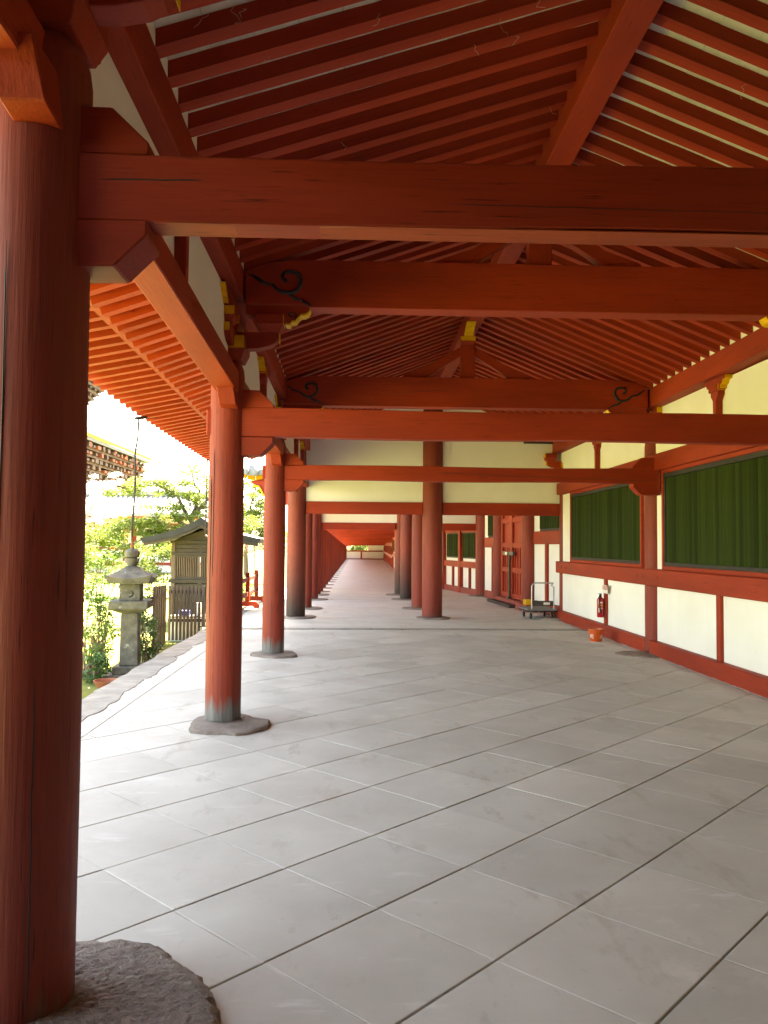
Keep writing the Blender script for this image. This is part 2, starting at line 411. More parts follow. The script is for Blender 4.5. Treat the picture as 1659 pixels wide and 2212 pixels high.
# ------------------------------------------------------------------ columns
COLG = 'red round columns'
def shaft(mb, x, y, r, z0, h, top=True, n=28, dx=0):
    pr = [(r * 1.0, z0), (r * 1.012, z0 + .25 * h), (r, z0 + .55 * h), (r * .97, z0 + .85 * h)]
    pr += [(r * .955, h - .14), (r * .90, h - .075), (r * .80, h - .03), (r * .66, h)] if top else [(r * .95, h)]
    o = len(mb.v); mb.lathe(pr, x, y, n)
    return mb
def bracket_set(t, x, y, dz, side):
    """bearing block, cross arm and small blocks on a column head; side=+1 means the inside is at +x"""
    def X(v): return x + side * v
    def bx(name, a, b, y0, y1, z0, z1, m_='red_x', bev=.004):
        return MB().box(min(X(a), X(b)), max(X(a), X(b)), y0, y1, z0 + dz, z1 + dz).build(name, m_, t, bevel=bev)
    def blk(name, a0, a1, hy, z0, z1, parent, yc=y, mt='red_x'):
        zt = z0 + (z1 - z0) * .42; k = .035
        lo = [(X(a0 + k), yc - hy + k), (X(a1 - k), yc - hy + k), (X(a1 - k), yc + hy - k), (X(a0 + k), yc + hy - k)]
        up = [(X(a0), yc - hy), (X(a1), yc - hy), (X(a1), yc + hy), (X(a0), yc + hy)]
        if side < 0: lo = lo[::-1]; up = up[::-1]
        mb = MB(); mb.hexa([(*p, z0 + dz) for p in lo] + [(*p, zt + dz) for p in up])
        mb.hexa([(*p, zt + dz + .0005) for p in up] + [(*p, z1 + dz) for p in up])
        return mb.build(name, mt, parent, bevel=.003)
    big = blk('bearing_block', -.17, .17, .17, 3.25, 3.46, t)
    MB().box(min(X(-.165), X(.165)), max(X(-.165), X(.165)), y - .1735, y - .1705, 3.345 + dz, 3.455 + dz).build('yellow_face', 'yellow', big)
    # cross arm with a rounded end
    pf = [(-.15, 3.36), (.12, 3.36), (.26, 3.365), (.36, 3.385), (.42, 3.415), (.455, 3.46), (.46, 3.515), (-.15, 3.515)]
    mb = MB().prism([(X(a), b + dz) for a, b in (pf if side > 0 else pf[::-1])], 'xz', y - .06, y + .06)
    arm = mb.build('cross_arm', 'red_x', t, bevel=.004)
    MB().box(min(X(.46), X(.4635)), max(X(.46), X(.4635)), y - .055, y + .055, 3.425 + dz, 3.512 + dz).build('yellow_face', 'yellow', arm)
    sb = blk('small_block', .25, .50, .105, 3.516, 3.675, t)
    MB().box(min(X(.5005), X(.5035)), max(X(.5005), X(.5035)), y - .1, y + .1, 3.59 + dz, 3.672 + dz).build('yellow_face', 'yellow', sb)
    # long arm along the wall line
    pl = [(-.40, 3.515), (-.40, 3.46), (-.37, 3.41), (-.30, 3.375), (-.18, 3.36), (.18, 3.36), (.30, 3.375), (.37, 3.41), (.40, 3.46), (.40, 3.515)]
    mb = MB().prism([(y + a, b + dz) for a, b in pl], 'yz', x - .075, x + .075); la = mb.build('wall_arm', 'red_y', t, bevel=.004)
    MB().box(x - .07, x + .07, y - .4035, y - .4, 3.44 + dz, 3.512 + dz).build('yellow_face', 'yellow', la)
    for q in (-.30, 0, .30):
        s_ = blk('small_block', -.115, .115, .10, 3.516, 3.66, t, yc=y + q, mt='red_y')
        MB().box(x - .11, x + .11, y + q - .1035, y + q - .1005, 3.58 + dz, 3.656 + dz).build('yellow_face', 'yellow', s_)
    # scalloped corbel under the purlin
    sc = [(-.62, 3.79), (-.60, 3.765), (-.575, 3.76), (-.56, 3.735), (-.53, 3.73), (-.51, 3.70), (-.47, 3.69), (-.44, 3.665), (.44, 3.665), (.47, 3.69), (.51, 3.70), (.53, 3.73), (.56, 3.735), (.575, 3.76), (.60, 3.765), (.62, 3.79)]
    cb = MB().prism([(y + a, b + dz) for a, b in sc], 'yz', x - .065, x + .065).build('corbel', 'red_y', t)
    mb = MB()
    for i in range(7):
        for w in (0,):
            a, b = sc[i], sc[i + 1]
            mb.hexa([(x - .063, y + a[0] - .004, a[1] + dz - .004), (x + .067, y + a[0] - .004, a[1] + dz - .004), (x + .067, y + b[0] - .004, b[1] + dz - .004), (x - .063, y + b[0] - .004, b[1] + dz - .004),
                     (x - .063, y + a[0], a[1] + dz), (x + .067, y + a[0], a[1] + dz), (x + .067, y + b[0], b[1] + dz), (x - .063, y + b[0], b[1] + dz)])
    mb.build('scalloped_edge', 'yellow', cb)
def column(x, y, r, h, label, material='red_col', dz=None, side=1, z0=.04, group=COLG, nose=None):
    t = thing('column', label, 'column', (x, y, 0), group)
    sh = shaft(MB(), x, y, r, z0, h).build('shaft', material, t, smooth=True)
    if dz is not None: bracket_set(t, x, y, dz, side)
    if nose is not None:      # block under the head beam, facing the viewer
        zb = nose
        mb = MB().hexa([(x - .035, y - r - .10, zb - .13), (x + .115, y - r - .10, zb - .13), (x + .115, y - .05, zb - .16), (x - .035, y - .05, zb - .16),
                        (x - .055, y - r - .17, zb + .05), (x + .095, y - r - .17, zb + .05), (x + .095, y - .05, zb + .05), (x - .055, y - .05, zb + .05)])
        mb.build('beam_nose', 'red_z', t, bevel=.006)
    return t
column(-1.13, F1, .172, 3.37, 'large red column at the left edge, nearest the viewer, on the big rough stone', 'red_col', dz=.12, z0=.05, nose=3.15)
column(XL, F2, .158, 3.25, 'red column with grey worn foot beside the stone lantern, second from the left edge', 'red_col_worn', dz=0, nose=2.95)
column(-1.205, F3, .158, 3.13, 'slim red column with grey worn foot between the lantern column and the sooty gable column', 'red_col_worn', dz=-.12, nose=2.87)
column(-1.33, F4, .205, 3.85, 'thick red column blackened on its lower half at the left end of the gable', 'red_col_sooty')
column(1.645, F4, .222, 4.78, 'thick red column in the middle of the picture under the ridge', 'red_col')
column(4.60, F4 - .1, .165, 3.4, 'red column in the right wall behind the platform trolley', 'red_col', dz=-.05, side=-1)
column(XR, 11.95, .15, 3.25, 'red column half sunk in the right wall between the two green windows', 'red_col', dz=0, side=-1)
column(XR, 7.35, .15, 3.25, 'red column in the right wall beyond the right edge of the near green window', 'red_col', dz=0, side=-1)
column(XR, 2.82, .15, 3.37, 'red column in the right wall level with the nearest column', 'red_col', dz=.12, side=-1)
column(-1.13, -1.6, .172, 3.42, 'red column in the left row behind the viewer', 'red_col', dz=.14)
base_stone(-1.07, 2.72, .60, .53, .052, 'big rough pecked stone under the nearest column at bottom left', 3, n=150, rings=46, rough=.05, peck=.0042)
base_stone(-1.12, 7.13, .34, .40, .034, 'angular grey stone under the column beside the lantern', 9, rough=.09)
base_stone(-1.17, 11.6, .33, .36, .034, 'flat pale stone under the slim third column of the left row', 12)
base_stone(-1.25, F4, .36, .42, .034, 'round flat stone under the sooty left gable column', 15, rough=.03)
base_stone(1.66, F4 - .05, .37, .42, .034, 'round rough stone under the middle gable column', 18, rough=.03)
base_stone(4.45, F4 - .15, .42, .36, .046, 'squarish stone under the right wall column behind the trolley', 22)
base_stone(4.25, 11.75, .36, .36, .02, 'flush dark stone at the foot of the column between the green windows', 25)

# gate columns behind the gable
gate_cols = [(-1.27, 20.0, .15, 'red column directly behind the sooty gable column, first of the gate row'), (-1.27, 23.2, .15, 'red column second in the gate row at left'),
             (-1.29, 25.35, .15, 'red column third in the gate row at left, below the far lintel'),
             (1.56, 20.1, .19, 'red column directly behind the middle gable column on its left'), (1.45, 23.45, .19, 'red column with white scuffs at its foot, second behind the middle gable column'),
             (1.37, 25.55, .18, 'red column blackened below, third behind the middle gable column'), (3.93, 25.15, .16, 'red column at the corner left of the red gate door')]
for k, (x, y, r, lb) in enumerate(gate_cols):
    column(x, y, r, 3.3, lb, 'red_col_sooty' if k in (4, 5) else 'red_col')
    base_stone(x + (.1 if k < 3 else -.12), y - .05, .32, .40, .03, 'flat stone under the ' + lb.split(',')[0], 40 + k, rough=.04, n=20, rings=6)

# ------------------------------------------------------------------ cross beams
def shaped_ends(t, xl, xr, y, zb, zt, hy=.065):
    """the stepped blocks above and brackets below a tie beam at both ends"""
    for sgn, x in ((1, xl), (-1, xr)):
        p = [(0, zt), (.40, zt), (.40, zt + .04), (.27, zt + .165), (.0, zt + .17)]
        MB().prism([(x + sgn * a, b) for a, b in (p if sgn > 0 else p[::-1])], 'xz', y - hy + .004, y + hy - .004).build('upper_block', 'red_x', t, bevel=.005)
        p = [(0, zb - .17), (.29, zb - .165), (.40, zb - .055), (.40, zb), (0, zb)]
        MB().prism([(x + sgn * a, b) for a, b in (p if sgn > 0 else p[::-1])], 'xz', y - hy - .004, y + hy + .06).build('lower_bracket', 'red_x', t, bevel=.006)
TG = 'tie beams spanning the near hall'
def tie(y, xl, xr, zb, zt, label, material='red_x', nose=True):
    t = thing('tie_beam', label, 'beam', (XC, y, zb), TG)
    n = 24; poly = []; rr = random.Random(int(y * 10))
    for k in range(n + 1):
        x = xl + (xr - xl) * k / n; poly.append((x, zb + .006 * math.sin(k * .5 + y) + rr.uniform(-.0015, .0015)))
    for k in range(n, -1, -1):
        x = xl + (xr - xl) * k / n; poly.append((x, zt + .008 * math.sin(k * .37 + y) + rr.uniform(-.0015, .0015)))
    MB().prism(poly, 'xz', y - .065, y + .065).build('bar', material, t, bevel=.005)
    if nose: B(xl - .20, xl - .005 + .1, y - .06, y + .06, zb + .01, zt - .01).build('beam_end', 'red_x', t, bevel=.01)
    shaped_ends(t, xl, xr, y, zb, zt)
tie(F1, -1.14, XR - .05, 2.72, 2.955, 'nearest wide tie beam across the top, its underside flaking')
B(-.72, XR - .5, F1 - .061, F1 + .061, 2.7135, 2.7175).build('worn_underside', 'beam_worn', [o for o in COL.objects if o.name == 'tie_beam'][0])
tie(F2, -1.17, XR - .05, 2.56, 2.82, 'second tie beam, fixed to the column beside the lantern')
tie(F3, -1.19, XR - .05, 2.53, 2.745, 'third tie beam with a long crack, in front of the white gable')

def swirl(y, x0, sgn, z0, scl, parent):
    P = lambda px, py: (x0 + sgn * ((px - 465) * .000842) * scl, y, z0 + (530 - py) * .000823 * scl)
    main = [(925, 268), (935, 250), (905, 272), (868, 245), (853, 205), (880, 172), (950, 158), (1020, 180), (1058, 245), (1050, 310), (1010, 370), (940, 398), (860, 388), (800, 360), (755, 310), (735, 300), (700, 300), (640, 280), (585, 235), (540, 208), (492, 200)]
    wid = [1.5 * w_k for w_k in (.016, .015, .012, .012, .012, .012, .012, .013, .013, .014, .014, .013, .013, .012, .011, .006, .010, .011, .010, .007, .003)]
    tail = [(935, 410), (955, 430), (1000, 462), (1040, 470), (1068, 466), (1085, 492), (1120, 510), (1150, 525), (1168, 545)]
    mb = MB(); mb.tube([P(*p) for p in main[2:]], [w * scl for w in wid[2:]], 6); mb.tube([P(*p) for p in tail], [v * scl for v in (.017, .017, .017, .015, .008, .014, .011, .008, .004)], 6)
    mb.lathe([(.012 * scl, -.004), (.012 * scl, .004)], 0, 0, 8) if False else None
    mb.build('scroll_carving', 'carving', parent)
def rainbow(y, xl, xr, zb, zt, label):
    t = thing('rainbow_beam', label, 'beam', (XC, y, zb), 'curved rainbow beams of the near hall')
    hy = .105
    up = [(0, zb), (0, zt - .11), (.06, zt - .075), (.14, zt - .045), (.25, zt - .02), (.42, zt), (.8, zt + .004)]
    low = [(.50, zb), (.555, zb), (.56, zb - .018), (.60, zb - .022)]
    # left outline then mirrored right outline
    Lp = [(xl + a, b) for a, b in up]; Rp = [(xr - a, b) for a, b in up][::-1]
    lowL = [(xl + a, b) for a, b in low][::-1]; lowR = [(xr - a, b) for a, b in low]
    poly = Lp + Rp + lowR + lowL
    MB().prism(poly[::-1], 'xz', y - hy, y + hy).build('bar', 'red_x', t, bevel=.006)
    for sgn, x in ((1, xl), (-1, xr)):
        swirl(y - hy - .001, x, sgn, zb - .005, 1.0, t)
        # corbel with wavy yellow lip
        wv = [(.36, zb - .165), (.40, zb - .165), (.415, zb - .14), (.45, zb - .135), (.475, zb - .10), (.50, zb - .075), (.53, zb - .075), (.56, zb - .06), (.585, zb - .02), (.585, zb - .001)]
        p = [(0, zb - .001), (0, zb - .08), (.1, zb - .10), (.3, zb - .165)] + wv
        p = p[:1] + p[1:]
        c = MB().prism([(x + sgn * a, b) for a, b in (p if sgn > 0 else p[::-1])], 'xz', y - .06, y + .06).build('corbel', 'red_x', t)
        mb = MB()
        for a, b in zip(wv[:-2], wv[1:-1]):
            q = [(x + sgn * a[0], a[1] - .012), (x + sgn * b[0], b[1] - .012), (x + sgn * b[0], b[1] + .004), (x + sgn * a[0], a[1] + .004)]
            mb.prism(q if sgn > 0 else q[::-1], 'xz', y - .068, y + .068)
        mb.build('wavy_lip', 'yellow', c)
        P2 = lambda px, py: (x + sgn * ((px - 465) * .000842), y - .062, zb + (530 - py) * .000823)
        MB().tube([P2(*p_) for p_ in [(965, 640), (950, 655), (930, 640), (930, 615), (960, 600), (995, 615), (1005, 650), (990, 672)]], .006, 5).build('scroll_carving', 'carving', c)
rainbow(F2, -1.03, 4.35, 3.76, 4.17, 'nearer curved beam with black scroll carving, above the second tie beam')
rainbow(F3, -1.10, 4.26, 3.635, 4.045, 'farther curved beam with black scroll carvings, above the third tie beam')
rainbow(F1, -.98, 4.35, 3.86, 4.27, 'curved beam with scroll carving hidden above the top edge of the picture') if False else None

def ridge_strut(y, zb, x, label):
    t = thing('ridge_strut', label, 'roof strut', (x, y, zb), 'struts under the ridge beam')
    ap = zb + .50
    B(x - .105, x + .105, y - .07, y + .07, zb, ap).build('post', 'red_z', t, bevel=.005)
    for sgn in (1, -1):
        p = [(.07, ap - .005), (.10, ap - .12), (.30, ap - .26), (.50, ap - .37), (.78, zb + .03), (.86, zb + .002), (.58, zb + .10), (.40, ap - .26)]
        p = [(.06, ap), (.40, ap - .20), (.62, ap - .34), (.92, zb + .055), (.98, zb + .002), (.62, zb + .002), (.42, ap - .36), (.106, ap - .17)]
        MB().prism([(x + sgn * a, b) for a, b in (p[::-1] if sgn > 0 else p)], 'xz', y - .05, y + .05).build('brace', 'red_x', t, bevel=.004)
    bl = MB(); bl.hexa([(x - .075, y - .08, ap), (x + .075, y - .08, ap), (x + .075, y + .08, ap), (x - .075, y + .08, ap), (x - .11, y - .11, ap + .05), (x + .11, y - .11, ap + .05), (x + .11, y + .11, ap + .05), (x - .11, y + .11, ap + .05)])
    bl.box(x - .11, x + .11, y - .11, y + .11, ap + .0505, ap + .115); blo = bl.build('block', 'red_x', t, bevel=.003)
    B(x - .108, x + .108, y - .1135, y - .1105, ap + .052, ap + .112).build('yellow_face', 'yellow', blo)
    top = 4.80 - .003
    mb = MB(); z0 = ap + .117; pr = [(y + .3, z0), (y - .14, z0), (y - .17, z0 + .035), (y - .22, z0 + .045), (y - .26, z0 + .085), (y - .33, z0 + .095), (y - .42, top), (y + .3, top)]
    if top > z0 + .1:
        c = mb.prism(pr, 'yz', x - .06, x + .06).build('corbel', 'red_y', t)
        mb = MB()
        for a, b in zip(pr[1:6], pr[2:7]):
            mb.hexa([(x - .065, a[0] - .006, a[1] - .006), (x + .065, a[0] - .006, a[1] - .006), (x + .065, b[0] - .006, b[1] - .006), (x - .065, b[0] - .006, b[1] - .006),
                     (x - .065, a[0] + .004, a[1] + .004), (x + .065, a[0] + .004, a[1] + .004), (x + .065, b[0] + .004, b[1] + .004), (x - .065, b[0] + .004, b[1] + .004)])
        mb.build('scalloped_edge', 'yellow', c)
    else:
        B(x - .06, x + .06, y - .3, y + .3, z0, top + .02).build('corbel', 'red_y', t)
ridge_strut(F3, 4.05, 1.60, 'king post with two curved braces and yellow block above the farther curved beam')
ridge_strut(F2, 4.17, 1.66, 'king post with two curved braces above the nearer curved beam')

# drying cracks in the timber
def crack(parent_name, idx, pts, w=.0022):
    ps = [o for o in COL.objects if o.name == parent_name + idx and o.parent is None]
    MB().tube(pts, [w * .3] + [w] * (len(pts) - 2) + [w * .2], 5).build('crack', 'dark_trim', ps[0])
def wob(a, b, n, amp, seed):
    q = random.Random(seed); a = Vector(a); b = Vector(b); out = []; o_ = 0
    for k in range(n + 1): o_ += q.uniform(-amp, amp); out.append(a.lerp(b, k / n) + Vector((o_ if abs((b - a).z) > .5 else 0, 0, o_ if abs((b - a).z) < .5 else 0)))
    return out
def colcrack(idx, x, y, r, ang, z0, z1, seed, w=.0025):
    q = random.Random(seed); n = 14; a_ = ang; pts = []
    for k in range(n + 1):
        a_ += q.uniform(-.012, .012); z = z0 + (z1 - z0) * k / n; pts.append((x + r * math.cos(a_), y + r * math.sin(a_), z))
    crack('column', idx, pts, w)
colcrack('', -1.13, F1, .1735, R(-62), .06, 1.15, 1); colcrack('', -1.13, F1, .1735, R(-105), .9, 2.6, 2)
colcrack('.001', XL, F2, .1595, R(-48), .045, 2.0, 3); colcrack('.001', XL, F2, .1595, R(-135), .9, 2.2, 4, .004); colcrack('.001', XL, F2, .1595, R(-125), 1.3, 2.45, 14, .003)
colcrack('.002', -1.205, F3, .1595, R(-98), .045, .8, 5); colcrack('.004', 1.645, F4, .2235, R(-70), 2.6, 4.3, 6)
crack('tie_beam', '.002', wob((1.2, F3 - .066, 2.66), (4.3, F3 - .066, 2.62), 40, .006, 7), .003)
crack('tie_beam', '', wob((-.9, F1 - .066, 2.86), (-.55, F1 - .066, 2.865), 8, .0015, 8), .0025); crack('tie_beam', '', wob((.3, F1 - .066, 2.80), (1.5, F1 - .066, 2.795), 16, .002, 9), .0012)
crack('rainbow_beam', '.001', wob((.2, F3 - .106, 3.78), (1.3, F3 - .106, 3.86), 20, .006, 10), .002)
for k in range(26):
    q = random.Random(k + 70); x0 = q.uniform(-.6, 2.0); crack('tie_beam', '', [(x0, F1 + q.uniform(-.05, .05), 2.7185), (x0 + q.uniform(.01, .03), F1 + q.uniform(-.045, .045) * 0 + q.uniform(-.05, .05), 2.7175), (x0 + q.uniform(.04, .09), F1 + q.uniform(-.05, .05), 2.7185)], .0022) if False else None

# ------------------------------------------------------------------ roof
roof = thing('roof', 'dark red raftered roof over the near hall with white boards between rafters', 'roof', (XC, 8, 4))
B(1.55, 1.77, Y0, F4 + .1, 4.80, 5.16).build('ridge_beam', 'red_y', roof, bevel=.006)
def poly_beam(name, ys, xc, w, zf, h, material, parent):
    for a, b in zip(ys, ys[1:]):
        MB().beam((xc, a, zf(a)), (xc, b, zf(b)), w, h).build(name, material, parent, bevel=.008)
fr = [Y0, F1, F2, F3, F4 + .05]
poly_beam('purlin', fr, -1.175, .25, lambda y: lerp(ZL, y) - .275, .27, 'red_y', roof)
poly_beam('purlin', fr, 4.42, .25, lambda y: lerp(ZR, y) - .275, .27, 'red_y', roof)
raf = MB().box(0, 1, -.05, .05, 0, .092).build('rafter', 'red_raf', None)
raf_me = raf
SP = .2655
nr = 0
y = Y0 + .1
first = True
ys_r = []
while y < F4: ys_r.append(y); y += SP
XE = -2.38
for k, y in enumerate(ys_r):
    if y < 1.6: continue
    # left: from the ridge down to the tier edge outside
    zl = lerp(ZL, y); sl_ = (ZRIDGE - zl) / (1.55 + 1.05); L_ = math.hypot(1.55 - XE, (1.55 - XE) * sl_)
    o = inst(raf, roof, 'rafter', (1.61, y + random.uniform(-.012, .012), ZRIDGE + .06 * sl_), (0, -math.atan(sl_), math.pi) if False else (0, math.atan(sl_), 0), (1, 1, 1))
    o.rotation_euler = (0, math.pi - math.atan(sl_), random.gauss(0, .003)); o.scale = (L_, random.uniform(.93, 1.07), -1)
    zr = lerp(ZR, y); sr = (ZRIDGE - zr) / (4.25 - 1.77); L2 = math.hypot(5.3 - 1.77, (5.3 - 1.77) * sr)
    o = inst(raf, roof, 'rafter', (1.77, y + random.uniform(-.012, .012), ZRIDGE), (0, math.atan(sr), random.gauss(0, .003)), (L2, random.uniform(.93, 1.07), 1))
    # flying rafter of the upper tier outside
    ze = zl - sl_ * (-1.05 - XE) + .085
    o = inst(raf, roof, 'flying_rafter', (XE + .25, y, ze + .05), (0, 0, 0), (1.05, .9, .8)); o.rotation_euler = (0, math.pi - math.atan(.2), 0); o.scale = (1.06, .9, -.8)
hidden = MB()
for k, y in enumerate(ys_r):
    if y >= 1.6: continue
    zl = lerp(ZL, y); sl_ = (ZRIDGE - zl) / 2.6; zr = lerp(ZR, y); sr = (ZRIDGE - zr) / 2.48
    for xa, xb, z0, s_ in ((1.55, XE, ZRIDGE, -sl_), (1.77, 5.3, ZRIDGE, -sr)):
        d = abs(xb - xa); hidden.hexa([(xa, y - .048, z0), (xb, y - .048, z0 + s_ * d), (xb, y + .048, z0 + s_ * d), (xa, y + .048, z0), (xa, y - .048, z0 + .125), (xb, y - .048, z0 + s_ * d + .125), (xb, y + .048, z0 + s_ * d + .125), (xa, y + .048, z0 + .125)])
o = hidden.build('rafter_row', 'red_x', roof); o['kind'] = 'stuff'
bpy.data.objects.remove(raf)
# white boards over the rafters (planks running along the hall) and the roof body
def slope_planks(name, x0, x1, tab, xref, xr_, material, n, up=.097):
    for k in range(n):
        a, b = x0 + (x1 - x0) * k / n, x0 + (x1 - x0) * (k + 1) / n
        g_ = .002 * (1 if x1 > x0 else -1); mb = MB()
        for ya, yb in zip(fr, fr[1:]):
            def Z(x, y):
                zl = lerp(tab, y); s_ = (ZRIDGE - zl) / abs(xr_ - xref); return ZRIDGE - s_ * abs(x - xr_) + up + .003 * (k % 2)
            q = [(a + g_, ya, Z(a + g_, ya)), (b - g_, ya, Z(b - g_, ya)), (b - g_, yb, Z(b - g_, yb)), (a + g_, yb, Z(a + g_, yb))]
            if x1 < x0: q = [q[1], q[0], q[3], q[2]]
            mb.hexa(q + [(p[0], p[1], p[2] + .02) for p in q])
        mb.build(name, material, roof)
slope_planks('ceiling_plank', 1.56, -1.06, ZL, -1.05, 1.55, 'plank_white', 11)
slope_planks('eave_plank', -1.06, XE - .05, ZL, -1.05, 1.55, 'red_y', 5)
slope_planks('ceiling_plank', 1.76, 4.40, ZR, 4.25, 1.77, 'plank_white', 11)
slope_planks('eave_plank', 4.40, 5.4, ZR, 4.25, 1.77, 'red_y', 4)
rb = MB(); ev = MB(); ki = MB(); fe = MB()
for ya, yb in zip(fr, fr[1:]):
    def zt(y): zl = lerp(ZL, y); s_ = (ZRIDGE - zl) / 2.6; return zl - s_ * (-1.05 - XE)
    rb.hexa([(-3.2, ya, zt(ya) + .22), (1.66, ya, ZRIDGE + .22), (1.66, yb, ZRIDGE + .22), (-3.2, yb, zt(yb) + .22), (-3.25, ya, zt(ya) + .42), (1.66, ya, ZRIDGE + .8), (1.66, yb, ZRIDGE + .8), (-3.25, yb, zt(yb) + .42)])
    rb.hexa([(1.66, ya, ZRIDGE + .22), (5.9, ya, 3.5), (5.9, yb, 3.5), (1.66, yb, ZRIDGE + .22), (1.66, ya, ZRIDGE + .8), (5.9, ya, 3.8), (5.9, yb, 3.8), (1.66, yb, ZRIDGE + .8)])
    ki.hexa([(XE - .03, ya, zt(ya) + .075), (XE + .05, ya, zt(ya) + .085), (XE + .05, yb, zt(yb) + .085), (XE - .03, yb, zt(yb) + .075), (XE - .03, ya, zt(ya) + .15), (XE + .05, ya, zt(ya) + .15), (XE + .05, yb, zt(yb) + .15), (XE - .03, yb, zt(yb) + .15)])
    e0 = lambda y: zt(y) + .085 + .05 - .2 * 1.04 + .085
    fe.hexa([(-3.22, ya, e0(ya) - .01), (XE + .05, ya, zt(ya) + .205), (XE + .05, yb, zt(yb) + .205), (-3.22, yb, e0(yb) - .01), (-3.22, ya, e0(ya) + .03), (XE + .05, ya, zt(ya) + .225), (XE + .05, yb, zt(yb) + .225), (-3.22, yb, e0(yb) + .03)])
rb.build('roof_tiles', 'tiles_roof', roof); ki.build('eave_ledge', 'red_y', roof); fe.build('eave_board', 'red_y', roof)
# infill between rafters over the purlins
inf = MB(); inr = MB()
for ya, yb in zip(fr, fr[1:]):
    for mb, xc, tab in ((inf, -1.085, ZL), (inr, 4.33, ZR)):
        za, zb = lerp(tab, ya) - .006, lerp(tab, yb) - .006
        mb.hexa([(xc - .03, ya, za), (xc + .03, ya, za), (xc + .03, yb, zb), (xc - .03, yb, zb), (xc - .03, ya, za + .2), (xc + .03, ya, za + .2), (xc + .03, yb, zb + .2), (xc - .03, yb, zb + .2)])
inf.build('rafter_infill', 'plaster', roof); inr.build('rafter_infill', 'plaster', roof)

# ------------------------------------------------------------------ left upper wall: head beams, plaster, struts
lw = thing('left_upper_wall', 'head beam and white plaster band above the open left side', 'wall', (XL, 8, 3))
bays = [(Y0, F1), (F1, F2), (F2, F3), (F3, F4)]
def mid_strut(t, x, y, zb, zt, side):
    """tapered post with a carved shoulder under the purlin"""
    h_ = zt - zb
    pf = [(-.035, zb), (.035, zb), (.045, zt - .27), (.10, zt - .21), (.10, zt - .15), (.16, zt - .14), (.16, zt - .10), (.21, zt - .09), (.23, zt - .05), (.30, zt - .04), (.30, zt), (-.30, zt), (-.30, zt - .04), (-.23, zt - .05), (-.21, zt - .09), (-.16, zt - .10), (-.16, zt - .14), (-.10, zt - .15), (-.10, zt - .21), (-.045, zt - .27)]
    o = MB().prism([(y + a, b) for a, b in pf], 'yz', x - .055, x + .055).build('strut', 'red_z', t, bevel=.003)
    B(x - .075, x + .075, y - .12, y + .12, zt - .16, zt - .07).build('strut_block', 'red_y', o, bevel=.003)
    B(x - .07, x + .07, y - .1235, y - .1205, zt - .155, zt - .075).build('yellow_face', 'yellow', o)
    mb = MB(); e = [(-.30, zt - .002), (-.30, zt - .04), (-.23, zt - .05), (-.21, zt - .09), (-.16, zt - .10), (-.16, zt - .14)]
    for a, b in zip(e, e[1:]):
        mb.hexa([(x - .056, y + a[0] - .005, a[1] - .005), (x + .056, y + a[0] - .005, a[1] - .005), (x + .056, y + b[0] - .005, b[1] - .005), (x - .056, y + b[0] - .005, b[1] - .005),
                 (x - .056, y + a[0], a[1]), (x + .056, y + a[0], a[1]), (x + .056, y + b[0], b[1]), (x - .056, y + b[0], b[1])])
    mb.build('scalloped_edge', 'yellow', o)
for a, b in bays:
    MB().beam((-1.18, a + .02, lerp(HB, a)), (-1.18, b - .02, lerp(HB, b)), .20, .195).build('head_beam', 'red_y', lw, bevel=.008)
    mb = MB(); za, zb = lerp(HB, a) + .19, lerp(HB, b) + .19; ta, tb = lerp(ZL, a) - .27, lerp(ZL, b) - .27
    mb.hexa([(-1.23, a, za), (-1.17, a, za), (-1.17, b, zb), (-1.23, b, zb), (-1.23, a, ta), (-1.17, a, ta), (-1.17, b, tb), (-1.23, b, tb)])
    mb.build('plaster_panel', 'plaster', lw)
    ym = (a + b) / 2 if a > 0 else .4
    mid_strut(lw, -1.15, ym, lerp(HB, ym) + .18, lerp(ZL, ym) - .276, 1)
    if a > 10: mid_strut(lw, -1.15, 16.2, lerp(HB, 16.2) + .18, lerp(ZL, 16.2) - .276, 1)

